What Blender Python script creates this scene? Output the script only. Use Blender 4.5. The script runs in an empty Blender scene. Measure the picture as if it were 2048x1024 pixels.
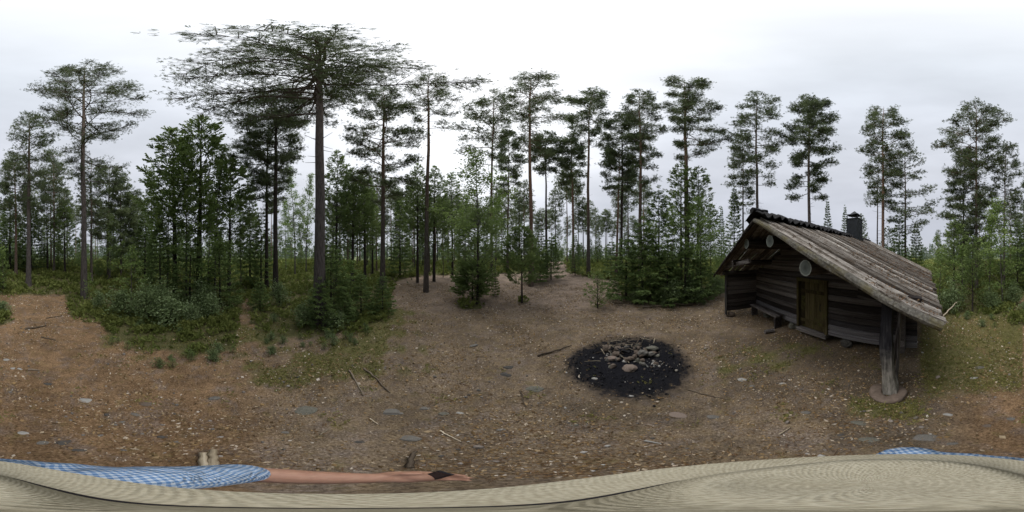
import bpy, math, random
import numpy as np
from mathutils import Vector, Matrix
from math import sin, cos, tan, atan, atan2, radians as R, degrees, pi, sqrt, hypot

random.seed(7)
RNG = np.random.default_rng(11)
SC = bpy.context.scene
COL = SC.collection

# ------------------------------------------------------------------ camera
H = 2.4                                   # the 360 degree camera stands on a pole over the hat
cam = bpy.data.cameras.new('camera')
cam_o = bpy.data.objects.new('camera', cam); COL.objects.link(cam_o)
cam_o.location = (0, 0, H); cam_o.rotation_euler = (R(90), 0, 0)
cam.type = 'PANO'
try:
    cam.cycles.panorama_type = 'EQUIRECTANGULAR'
except Exception:
    cam.panorama_type = 'EQUIRECTANGULAR'
cam.clip_start = 0.02; cam.clip_end = 3000
SC.camera = cam_o

# ------------------------------------------------------------------ sky, sun, exposure
SUN_EL, SUN_AZ = 62.0, -8.0               # azimuth clockwise from +Y
w = bpy.data.worlds.new('World'); SC.world = w; w.use_nodes = True
nt = w.node_tree; N = nt.nodes; N.clear()
def wn(t, **k):
    n = N.new(t)
    for a, b in k.items(): setattr(n, a, b)
    return n
out = wn('ShaderNodeOutputWorld'); bg = wn('ShaderNodeBackground'); nt.links.new(bg.outputs[0], out.inputs[0])
sky = wn('ShaderNodeTexSky', sky_type='NISHITA'); sky.sun_disc = False
sky.sun_elevation = R(SUN_EL); sky.sun_rotation = R(SUN_AZ)
bg.inputs[1].default_value = 0.0505
# thick cloud deck: grey blue towards the horizon, white around the veiled sun
tc = wn('ShaderNodeTexCoord'); sep = wn('ShaderNodeSeparateXYZ'); nt.links.new(tc.outputs['Generated'], sep.inputs[0])
r1 = wn('ShaderNodeValToRGB'); nt.links.new(sep.outputs[2], r1.inputs[0])
e = r1.color_ramp.elements
e[0].position = 0.0; e[0].color = (4.9, 5.1, 5.7, 1)
e[1].position = 1.0; e[1].color = (7.4, 7.9, 8.5, 1)
for p, c in ((0.12, (5.3, 5.5, 6.2, 1)), (0.5, (6.7, 6.95, 7.6, 1)), (0.8, (7.0, 7.4, 8.1, 1))):
    q = e.new(p); q.color = c
dot = wn('ShaderNodeVectorMath', operation='DOT_PRODUCT'); nt.links.new(tc.outputs['Generated'], dot.inputs[0])
se, sa = R(56), R(-22)
dot.inputs[1].default_value = (cos(se)*sin(sa), cos(se)*cos(sa), sin(se))
glow = wn('ShaderNodeMapRange'); glow.interpolation_type = 'SMOOTHSTEP'
nt.links.new(dot.outputs['Value'], glow.inputs[0]); glow.inputs[1].default_value = 0.30; glow.inputs[2].default_value = 1.0
glow.inputs[3].default_value = 0.0; glow.inputs[4].default_value = 1.0
mp = wn('ShaderNodeMapping'); mp.inputs['Scale'].default_value = (1.3, 1.3, 4.5); nt.links.new(tc.outputs['Generated'], mp.inputs[0])
nz = wn('ShaderNodeTexNoise'); nz.inputs['Scale'].default_value = 1.6; nz.inputs['Detail'].default_value = 5
nt.links.new(mp.outputs[0], nz.inputs['Vector'])
cl = wn('ShaderNodeMapRange'); nt.links.new(nz.outputs[0], cl.inputs[0])
cl.inputs[1].default_value = 0.3; cl.inputs[2].default_value = 0.7; cl.inputs[3].default_value = 0.90; cl.inputs[4].default_value = 1.08
m1 = wn('ShaderNodeMix', data_type='RGBA', blend_type='MIX'); gp_ = wn('ShaderNodeMath', operation='POWER'); nt.links.new(glow.outputs[0], gp_.inputs[0]); gp_.inputs[1].default_value = 2.3; nt.links.new(gp_.outputs[0], m1.inputs[0])
nt.links.new(r1.outputs[0], m1.inputs[6]); m1.inputs[7].default_value = (11.2, 11.4, 11.8, 1)
m2 = wn('ShaderNodeVectorMath', operation='SCALE'); nt.links.new(m1.outputs[2], m2.inputs[0]); nt.links.new(cl.outputs[0], m2.inputs['Scale'])
m3 = wn('ShaderNodeMix', data_type='RGBA', blend_type='MIX'); m3.inputs[0].default_value = 0.93
nt.links.new(sky.outputs[0], m3.inputs[6]); nt.links.new(m2.outputs[0], m3.inputs[7])
nt.links.new(m3.outputs[2], bg.inputs[0])

sd = bpy.data.lights.new('sun', 'SUN'); sd.energy = 1.5; sd.angle = R(50); sd.color = (1, 0.97, 0.93)
so = bpy.data.objects.new('sun', sd); COL.objects.link(so)
so.rotation_euler = Vector((cos(R(SUN_EL))*sin(R(SUN_AZ)), cos(R(SUN_EL))*cos(R(SUN_AZ)), sin(R(SUN_EL)))).to_track_quat('Z', 'Y').to_euler()
SC.view_settings.view_transform = 'Standard'; SC.view_settings.look = 'None'
SC.view_settings.exposure = 1.15; SC.view_settings.gamma = 1.0; SC.view_settings.use_curve_mapping = False
SC.cycles.max_bounces = 6; SC.cycles.transparent_max_bounces = 4; SC.cycles.diffuse_bounces = 5; SC.cycles.transmission_bounces = 4

# ------------------------------------------------------------------ geometry helpers
def az_of(px): return (px-1024)*2*pi/2048            # clockwise from +Y
def el_of(py): return (512-py)*pi/1024
def smooth(a, b, x): t = np.clip((x-a)/(b-a), 0, 1); return t*t*(3-2*t)
def ground_z(x, y):
    x = np.asarray(x, float); y = np.asarray(y, float); r = np.hypot(x, y)
    n = (np.sin(x*1.7+1.3)*np.cos(y*1.9-.4)+.6*np.sin(x*3.1-y*2.3+2))*.012*smooth(.8, 3, r)
    n2 = (np.sin(x*.31+.5)*np.cos(y*.27+1.1)+.5*np.sin(x*.13-y*.17))*.14*smooth(9, 20, r)
    return n+n2+1.0*smooth(7, 32, r)-.15
def gz(x, y): return float(ground_z(x, y))
BASE_Z = gz(0, 0)
_gz0 = ground_z
def ground_z(x, y): return _gz0(x, y)-BASE_Z
def pol(px, d):
    a = az_of(px); return (sin(a)*d, cos(a)*d)
def at(px, py):                                         # the ground point seen at a pixel
    a = az_of(px); d = 3.0; t = tan(-el_of(py))
    for _ in range(60):
        x, y = sin(a)*d, cos(a)*d
        d = .5*d+.5*min(60, (H-gz(x, y))/max(t, .01))
    return (sin(a)*d, cos(a)*d, gz(sin(a)*d, cos(a)*d))
def rotm(a): return np.array([[cos(a), -sin(a), 0], [sin(a), cos(a), 0], [0, 0, 1.]])

def new_mesh(name, chunks, mats, smooth_=False):
    """chunks: (V, F, material index, tint per vertex or None)"""
    if not isinstance(mats, (list, tuple)): mats = [mats]
    Vs, off, loops, starts, totals, mi, tints = [], 0, [], [], [], [], []
    ls = 0
    for ch in chunks:
        V, F = np.asarray(ch[0], np.float32), np.asarray(ch[1], np.int64)
        if len(V) == 0 or len(F) == 0: continue
        k = F.shape[1]
        loops.append((F+off).ravel()); starts.append(ls+np.arange(len(F))*k); totals.append(np.full(len(F), k))
        mi.append(np.full(len(F), ch[2] if len(ch) > 2 else 0)); ls += len(F)*k
        t = ch[3] if len(ch) > 3 and ch[3] is not None else np.full(len(V), .5)
        tints.append(t); Vs.append(V); off += len(V)
    me = bpy.data.meshes.new(name)
    V = np.concatenate(Vs); L = np.concatenate(loops)
    me.vertices.add(len(V)); me.vertices.foreach_set('co', V.ravel())
    me.loops.add(len(L)); me.loops.foreach_set('vertex_index', L.astype(np.int32))
    S = np.concatenate(starts)
    me.polygons.add(len(S)); me.polygons.foreach_set('loop_start', S.astype(np.int32))
    me.polygons.foreach_set('loop_total', np.concatenate(totals).astype(np.int32))
    me.polygons.foreach_set('material_index', np.concatenate(mi).astype(np.int32))
    me.polygons.foreach_set('use_smooth', np.full(len(S), smooth_))
    at_ = me.attributes.new('tint', 'FLOAT', 'POINT'); at_.data.foreach_set('value', np.concatenate(tints).astype(np.float32))
    for m in mats: me.materials.append(m)
    me.update(calc_edges=True); me.validate()
    return me
def link(name, data, parent=None, loc=None, rot=None, scale=None, mw=None):
    o = bpy.data.objects.new(name, data); COL.objects.link(o)
    if parent: o.parent = parent
    if loc is not None: o.location = loc
    if rot is not None: o.rotation_euler = rot
    if scale is not None: o.scale = scale if hasattr(scale, '__len__') else (scale,)*3
    if mw is not None: o.matrix_local = mw
    return o
def tag(o, label=None, cat=None, group=None, kind=None):
    if label: o['label'] = label
    if cat: o['category'] = cat
    if group: o['group'] = group
    if kind: o['kind'] = kind
    return o

def tube(pts, rad, n=8, caps=True, squash=1.0, jit=0, rng=None):
    pts = np.asarray(pts, float); m = len(pts); rad = np.broadcast_to(np.asarray(rad, float), (m,))
    T = np.gradient(pts, axis=0); T /= np.linalg.norm(T, axis=1)[:, None]+1e-9
    ref = np.array([0, 0, 1.]) if abs(T[:, 2]).mean() < .8 else np.array([1., 0, 0])
    A = np.cross(T, ref); A /= np.linalg.norm(A, axis=1)[:, None]+1e-9; B = np.cross(T, A)
    th = np.arange(n)*2*pi/n
    rr = rad[:, None]*np.ones(n)
    if jit: rr = rr*(1+(rng or RNG).normal(0, jit, (m, n)))
    V = pts[:, None]+rr[..., None]*(np.cos(th)[None, :, None]*A[:, None]+squash*np.sin(th)[None, :, None]*B[:, None])
    V = V.reshape(-1, 3)
    i = np.arange(m-1)[:, None]*n; j = np.arange(n)[None]; k = (j+1) % n
    F = np.stack([i+j, i+k, i+n+k, i+n+j], -1).reshape(-1, 4)
    out = [(V, F)]
    if caps:
        c = np.concatenate([V, pts[:1], pts[-1:]])
        f1 = np.stack([np.full(n, m*n), (np.arange(n)+1) % n, np.arange(n)], -1)
        f2 = np.stack([np.full(n, m*n+1), (m-1)*n+np.arange(n), (m-1)*n+(np.arange(n)+1) % n], -1)
        return [(V, F), (c, np.concatenate([f1, f2]))]
    return out
def twigs(P, Q, r0, r1=None):                          # many straight three sided twigs at once
    P, Q = np.asarray(P), np.asarray(Q); n = len(P)
    T = Q-P; T /= np.linalg.norm(T, axis=1)[:, None]+1e-9
    A = np.cross(T, [0.13, .21, .97]); A /= np.linalg.norm(A, axis=1)[:, None]+1e-9; B = np.cross(T, A)
    r0 = np.broadcast_to(r0, (n,)); r1 = r0*.4 if r1 is None else np.broadcast_to(r1, (n,))
    V = []
    for c, rr in ((P, r0), (Q, r1)):
        for k in range(3):
            a = 2*pi*k/3; V.append(c+rr[:, None]*(cos(a)*A+sin(a)*B))
    V = np.stack(V, 1).reshape(-1, 3)
    b = np.arange(n)[:, None, None]*6
    F = b+np.array([[0, 1, 4, 3], [1, 2, 5, 4], [2, 0, 3, 5]])[None]
    return (V, F.reshape(-1, 4))
def box(c, s, M=None):
    V = np.array([[x, y, z] for x in (-.5, .5) for y in (-.5, .5) for z in (-.5, .5)])*np.array(s)
    if M is not None: V = V@np.asarray(M).T
    V = V+np.array(c)
    F = np.array([[0, 1, 3, 2], [4, 6, 7, 5], [0, 4, 5, 1], [2, 3, 7, 6], [0, 2, 6, 4], [1, 5, 7, 3]])
    return (V, F)
def unit(v): return v/(np.linalg.norm(v, axis=-1, keepdims=True)+1e-9)
def tufts(P, D, size, K, wid, spread, tint, rng, flat=0.0):
    """K slim needle sprays on every point, fanned round its direction"""
    n = len(P)
    d = D[:, None]+rng.normal(0, spread, (n, K, 3)); d[..., 2] *= (1-flat); d = unit(d)
    L = (np.asarray(size)*np.ones(n))[:, None]*rng.uniform(.6, 1.15, (n, K))
    s = unit(np.cross(d, rng.normal(0, 1, (n, K, 3))))
    W = L*wid
    a = P[:, None]+rng.normal(0, .012, (n, K, 3))
    t = a+d*L[..., None]
    V = np.stack([a-d*L[..., None]*.05, t+s*W[..., None]*.5, t*.99+a*.01-s*W[..., None]*.5], 2).reshape(-1, 3)
    F = np.arange(n*K*3).reshape(-1, 3)
    tt = np.repeat(np.clip(tint[:, None]+rng.normal(0, .07, (n, K)), 0, 1).ravel(), 3)
    return (V, F, 0, tt)
def leaves(P, size, tint, rng, up=.35, elong=.6):
    n = len(P)
    nrm = unit(rng.normal(0, 1, (n, 3))+np.array([0, 0, up]))
    a = unit(np.cross(nrm, rng.normal(0, 1, (n, 3)))); b = np.cross(nrm, a)
    L = (np.asarray(size)*np.ones(n)*rng.uniform(.6, 1.25, n))[:, None]
    V = np.stack([P-a*L*.5, P+b*L*elong*.5-nrm*L*.1, P+a*L*.5, P-b*L*elong*.5-nrm*L*.1], 1).reshape(-1, 3)
    F = np.arange(n)[:, None, None]*4+np.array([[0, 1, 2], [0, 2, 3]])[None]
    return (V, F.reshape(-1, 3), 0, np.repeat(np.clip(tint+rng.normal(0, .1, n), 0, 1), 4))

# ------------------------------------------------------------------ materials
def mat(name, rough=.85, spec=.25):
    m = bpy.data.materials.new(name); m.use_nodes = True
    b = m.node_tree.nodes['Principled BSDF']; b.inputs['Roughness'].default_value = rough
    b.inputs['Specular IOR Level'].default_value = spec
    return m, m.node_tree, b
def node(nt, t, ins=None, **k):
    n = nt.nodes.new(t)
    for a, b in k.items(): setattr(n, a, b)
    for a, b in (ins or {}).items():
        if hasattr(b, 'is_output'): nt.links.new(b, n.inputs[a])
        else: n.inputs[a].default_value = b
    return n
def ramp(nt, fac, stops, interp='LINEAR'):
    n = nt.nodes.new('ShaderNodeValToRGB'); nt.links.new(fac, n.inputs[0]); n.color_ramp.interpolation = interp
    el = n.color_ramp.elements
    el[0].position, el[0].color = stops[0][0], (*stops[0][1], 1)
    el[1].position, el[1].color = stops[-1][0], (*stops[-1][1], 1)
    for p, c in stops[1:-1]:
        q = el.new(p); q.color = (*c, 1)
    return n.outputs[0]
def noise(nt, vec, scale, detail=4, rough=.6, dist=0):
    n = node(nt, 'ShaderNodeTexNoise', {'Scale': scale, 'Detail': detail, 'Roughness': rough, 'Distortion': dist})
    if vec is not None: nt.links.new(vec, n.inputs['Vector'])
    return n.outputs[0]
def scaled(nt, vec, s):
    n = node(nt, 'ShaderNodeMapping', {'Scale': s}); nt.links.new(vec, n.inputs[0]); return n.outputs[0]
def mix(nt, f, a, b, blend='MIX'):
    n = node(nt, 'ShaderNodeMix', data_type='RGBA', blend_type=blend)
    for i, v in ((0, f), (6, a), (7, b)):
        if hasattr(v, 'is_output'): nt.links.new(v, n.inputs[i])
        else: n.inputs[i].default_value = v if i == 0 else (*v, 1)
    return n.outputs[2]
def mth(nt, op, a, b=0., c=0.):
    n = nt.nodes.new('ShaderNodeMath'); n.operation = op
    for i, v in enumerate((a, b, c)):
        if hasattr(v, 'is_output'): nt.links.new(v, n.inputs[i])
        else: n.inputs[i].default_value = v
    return n.outputs[0]
def bump(nt, b, h, strength=.5, dist=.02):
    n = node(nt, 'ShaderNodeBump', {'Strength': strength, 'Distance': dist, 'Height': h}); nt.links.new(n.outputs[0], b.inputs['Normal'])
def obj_co(nt, which='Object'): return node(nt, 'ShaderNodeTexCoord').outputs[which]

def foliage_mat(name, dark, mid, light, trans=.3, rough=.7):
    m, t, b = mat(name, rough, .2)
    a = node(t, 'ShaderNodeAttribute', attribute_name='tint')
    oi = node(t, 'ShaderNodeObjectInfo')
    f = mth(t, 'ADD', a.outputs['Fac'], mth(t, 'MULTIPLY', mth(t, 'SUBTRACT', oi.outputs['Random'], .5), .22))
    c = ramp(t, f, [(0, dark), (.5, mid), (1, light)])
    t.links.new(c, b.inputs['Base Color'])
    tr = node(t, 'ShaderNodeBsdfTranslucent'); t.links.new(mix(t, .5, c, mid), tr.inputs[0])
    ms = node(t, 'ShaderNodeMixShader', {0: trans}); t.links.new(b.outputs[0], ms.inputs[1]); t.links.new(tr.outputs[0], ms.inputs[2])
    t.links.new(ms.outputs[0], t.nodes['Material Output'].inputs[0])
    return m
M_PINE = foliage_mat('pine_needles', (0.07, 0.094, 0.052), (0.15, 0.19, 0.095), (0.25, 0.295, 0.15), 0.34)
M_SPRUCE = foliage_mat('spruce_needles', (0.065, 0.1, 0.036), (0.145, 0.21, 0.07), (0.25, 0.33, 0.115), 0.34)
M_YPINE = foliage_mat('young_pine_needles', (0.085, 0.125, 0.045), (0.185, 0.255, 0.09), (0.31, 0.39, 0.145), 0.36)
M_BIRCH = foliage_mat('birch_leaves', (0.1, 0.155, 0.045), (0.21, 0.3, 0.09), (0.38, 0.48, 0.17), 0.42, .5)
M_BUSH = foliage_mat('shrub_leaves', (0.075, 0.115, 0.045), (0.19, 0.26, 0.11), (0.4, 0.49, 0.28), 0.38, .5)
M_HEATH = foliage_mat('heath_leaves', (0.065, 0.09, 0.024), (0.155, 0.19, 0.05), (0.27, 0.29, 0.09), 0.32)
M_MOSS = foliage_mat('moss', (0.08, 0.09, 0.025), (0.16, 0.165, 0.05), (0.28, 0.26, 0.09), .15, .95)
M_FAR = foliage_mat('far_needles', (0.08, 0.115, 0.09), (0.135, 0.18, 0.13), (0.19, 0.235, 0.16), 0.3)

def bark_mat(name, low, high, zs, contrast=.55):
    m, t, b = mat(name, .92, .15)
    co = obj_co(t); z = node(t, 'ShaderNodeSeparateXYZ'); t.links.new(co, z.inputs[0])
    n1 = noise(t, scaled(t, co, (9, 9, 1.6)), 3.0, 6, .7)
    f = node(t, 'ShaderNodeMapRange', {0: mth(t, 'ADD', z.outputs[2], mth(t, 'MULTIPLY', n1, 2.0)), 1: zs[0], 2: zs[1]}).outputs[0]
    c = mix(t, f, low, high)
    c2 = mix(t, 1.0, c, ramp(t, n1, [(.3, (contrast*.6,)*3), (.5, (1, 1, 1)), (.72, (1.5, 1.5, 1.55))]), 'MULTIPLY')
    t.links.new(c2, b.inputs['Base Color']); bump(t, b, n1, .8, .03)
    return m
M_BARK = bark_mat('pine_bark', (.10, .085, .075), (.21, .135, .095), (5, 12))
M_BARK_GREY = bark_mat('grey_pine_bark', (.105, .092, .088), (.17, .13, .105), (5, 14))
M_BARK_DARK = bark_mat('dark_bark', (.05, .042, .038), (.065, .052, .045), (2, 8))
M_BARK_ORANGE = bark_mat('orange_pine_bark', (.12, .09, .075), (.24, .145, .10), (2, 9))
M_BARK_BIRCH = bark_mat('sapling_bark', (.11, .10, .09), (.15, .14, .125), (1, 5), .4)

def wood_mat(name, dark, mid, light, axis=0, moss=0., mosscol=(.09, .10, .04), sc=1.0):
    m, t, b = mat(name, .9, .15)
    co = obj_co(t); oi = node(t, 'ShaderNodeObjectInfo')
    off = node(t, 'ShaderNodeVectorMath', operation='SCALE', ins={0: (37., 91., 53.)}); t.links.new(oi.outputs['Random'], off.inputs['Scale'])
    vv = node(t, 'ShaderNodeVectorMath', operation='ADD'); t.links.new(co, vv.inputs[0]); t.links.new(off.outputs[0], vv.inputs[1])
    s = [22*sc]*3; s[axis] = 1.1*sc
    g = noise(t, scaled(t, vv.outputs[0], tuple(s)), 1.6, 7, .72)
    g2 = noise(t, vv.outputs[0], 2.2, 4)
    f = mth(t, 'ADD', mth(t, 'MULTIPLY', g, .85), mth(t, 'MULTIPLY', mth(t, 'ADD', g2, oi.outputs['Random']), .13))
    c = ramp(t, f, [(.34, dark), (.53, mid), (.74, light)])
    tone = mth(t, 'ADD', mth(t, 'MULTIPLY', oi.outputs['Random'], .75), .55)
    c = mix(t, 1.0, c, node(t, 'ShaderNodeCombineColor', {0: tone, 1: tone, 2: tone}).outputs[0], 'MULTIPLY')
    if moss:
        mf = node(t, 'ShaderNodeMapRange', {0: noise(t, vv.outputs[0], 3.5, 6, .75), 1: .62-moss*.25, 2: .75-moss*.2}).outputs[0]
        c = mix(t, mf, c, mosscol)
    t.links.new(c, b.inputs['Base Color']); bump(t, b, g, .6, .006)
    return m
M_LOG = wood_mat('dark_weathered_log', (.008, .007, .008), (.062, .052, .050), (.29, .27, .265), 0)
M_LOGY = wood_mat('dark_weathered_log_along_y', (.014, .012, .011), (.040, .034, .032), (.13, .118, .112), 1)
M_LOGLIT = wood_mat('lit_weathered_log', (.010, .009, .011), (.085, .078, .085), (.38, .37, .39), 0)  # weathered log with the daylight on the lower courses put into its colour
M_ROOF = wood_mat('silver_roof_board', (.025, .02, .018), (.19, .165, .145), (.52, .49, .45), 1, .55, (.075, .055, .038))
M_VERGE = wood_mat('mossy_verge_log', (.035, .03, .025), (.17, .16, .14), (.40, .38, .34), 1, .6, (.15, .13, .065), .7)
M_DOOR = wood_mat('lichened_door_wood', (.014, .011, .007), (.055, .042, .020), (.13, .11, .055), 2, .40, (.095, .095, .028))
M_POST = wood_mat('dark_and_grey_post', (.012, .012, .015), (.06, .056, .056), (.30, .29, .26), 2)
M_STICK = wood_mat('grey_brown_stick', (.05, .04, .03), (.13, .10, .075), (.26, .22, .17), 0)
M_PALEWOOD = wood_mat('pale_split_wood', (.22, .17, .11), (.42, .35, .25), (.6, .53, .42), 0)
def plain(name, c, rough=.8, var=.3, scale=12, bmp=.3, spec=.25, metal=0):
    m, t, b = mat(name, rough, spec); b.inputs['Metallic'].default_value = metal
    n = noise(t, obj_co(t), scale, 6, .65)
    col = ramp(t, n, [(.3, tuple(v*(1-var) for v in c)), (.7, tuple(v*(1+var) for v in c))])
    t.links.new(col, b.inputs['Base Color']); bump(t, b, n, bmp, .01)
    return m
M_END, te_, be_ = mat('pale_rimmed_log_end', .8, .2)
_c = obj_co(te_); _s = node(te_, 'ShaderNodeSeparateXYZ'); te_.links.new(_c, _s.inputs[0])
_r = mth(te_, 'SQRT', mth(te_, 'ADD', mth(te_, 'POWER', _s.outputs[0], 2.0), mth(te_, 'POWER', _s.outputs[2], 2.0)))
_n = noise(te_, _c, 24, 5, .7); _rr = mth(te_, 'ADD', mth(te_, 'DIVIDE', _r, .135), mth(te_, 'MULTIPLY', mth(te_, 'SUBTRACT', _n, .5), .5))
te_.links.new(ramp(te_, _rr, [(.0, (.07, .075, .07)), (.5, (.14, .16, .15)), (.78, (.15, .17, .16)), (.9, (.34, .36, .33)), (1, (.30, .32, .30))]), be_.inputs['Base Color']); bump(te_, be_, _n, .5, .01)
M_TAR = plain('black_tarred_sheet', (.014, .014, .016), .75, .5, 9)
M_IRON = plain('sooty_sheet_metal', (.016, .02, .026), .5, .4, 6, .1, .4)
M_SLAB = plain('reddish_round_stone', (.17, .13, .105), .85, .3, 14)
STONES = [plain('grey_stone', (.165, .155, .14), .85, .35, 9), plain('pinkish_stone', (.235, .185, .155), .85, .25, 9),
          plain('dark_stone', (.085, .080, .074), .85, .4, 9), plain('lichen_grey_stone', (.15, .145, .12), .9, .45, 7),
          plain('pale_stone', (.34, .33, .31), .85, .25, 9), plain('brown_stone', (.15, .118, .095), .85, .35, 9)]

# ------------------------------------------------------------------ ground zones
VE = [(0, 592), (60, 596), (128, 592), (140, 640), (200, 652), (225, 692), (300, 716), (400, 726), (455, 716), (472, 690), (480, 640), (492, 600),
      (502, 640), (515, 690), (560, 690), (650, 688), (720, 668), (775, 640), (795, 565), (850, 552), (960, 550), (1090, 548), (1110, 520), (1122, 520), (1135, 545),
      (1175, 556), (1232, 562), (1245, 602), (1330, 610), (1405, 604), (1432, 590), (1450, 588), (1500, 575), (1600, 570), (1800, 590), (1880, 635), (1990, 645), (2030, 628), (2048, 592)]
_vx = np.array([p[0] for p in VE], float); _vr = np.array([hypot(*at(*p)[:2]) for p in VE])
ISL = [(938, 612, .62, .42), (1045, 603, .3, .25), (1195, 612, .28, .22), (-8, 640, .55, .45)]
_isl = [(at(px % 2048, py), a, b) for px, py, a, b in ISL]
FIRE_ = at(1259, 722)[:2]
def wig(x, y): return .5*np.sin(x*2.3+y*1.1)+.3*np.sin(x*4.1-y*5.2+1)+.25*np.sin(x*9.7+y*8.3)
def zones(x, y):
    r = np.hypot(x, y); px = (np.degrees(np.arctan2(x, y))/360*2048+1024) % 2048
    re = np.interp(px, _vx, _vr)
    wv = wig(x, y)
    veg = smooth(-.35, 1.3, (r-re)/np.clip(re*.12, .5, .75)+wv*.5)
    for (c, a, b) in _isl:
        veg = np.maximum(veg, 1-smooth(.75, 1.15, np.hypot(x-c[0], y-c[1])/a+wv*.15))
    def blob(p, q, r0, r1, soft=.25):
        m = smooth(p-25, p+25, px)*(1-smooth(q-25, q+25, px)) if p < q else 1
        return m*smooth(r0-soft, r0+soft, r)*(1-smooth(r1-soft, r1+soft, r))
    moss = np.clip(blob(470, 860, 2.4, 7.2, .5)*(.62+.8*wv)+blob(1845, 2075, 2.2, 8, .6)*(1.1+.5*wv)+blob(190, 470, 3.0, 4.6, .4)*(.5+.6*wv)
                   +blob(1690, 1850, 1.55, 2.05, .15)*.7+blob(1430, 1760, 2.3, 4.2, .5)*(.25+.6*wv), 0, 1)
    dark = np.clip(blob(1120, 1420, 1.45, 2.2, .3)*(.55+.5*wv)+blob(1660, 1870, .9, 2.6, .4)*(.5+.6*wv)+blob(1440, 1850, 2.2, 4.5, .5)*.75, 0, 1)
    rust = np.clip(1-smooth(380, 640, px)+smooth(1850, 2000, px), 0, 1)
    pale = smooth(700, 900, px)*(1-smooth(1150, 1400, px))*smooth(5.5, 8, r)
    fd = np.hypot(x-FIRE_[0], y-FIRE_[1])*(1+.05*np.sin(3*np.arctan2(x-FIRE_[0], y-FIRE_[1])+1)+.03*wv)
    ashz = 1-smooth(.85, 1.55, fd)
    return veg, moss, dark, rust, pale, ashz
_r = np.concatenate([[0, .3], np.geomspace(.6, 9, 100), np.geomspace(9.4, 60, 46), np.geomspace(70, 1500, 16)])
_n = 420; _a = np.arange(_n)*2*pi/_n
XX = _r[:, None]*np.sin(_a); YY = _r[:, None]*np.cos(_a)
ZZ = ground_z(XX, YY)
V = np.stack([XX, YY, ZZ], -1).reshape(-1, 3)
i = np.arange(len(_r)-1)[:, None]*_n; j = np.arange(_n)[None]; k = (j+1) % _n
F = np.stack([i+j, i+_n+j, i+_n+k, i+k], -1).reshape(-1, 4)

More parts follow.
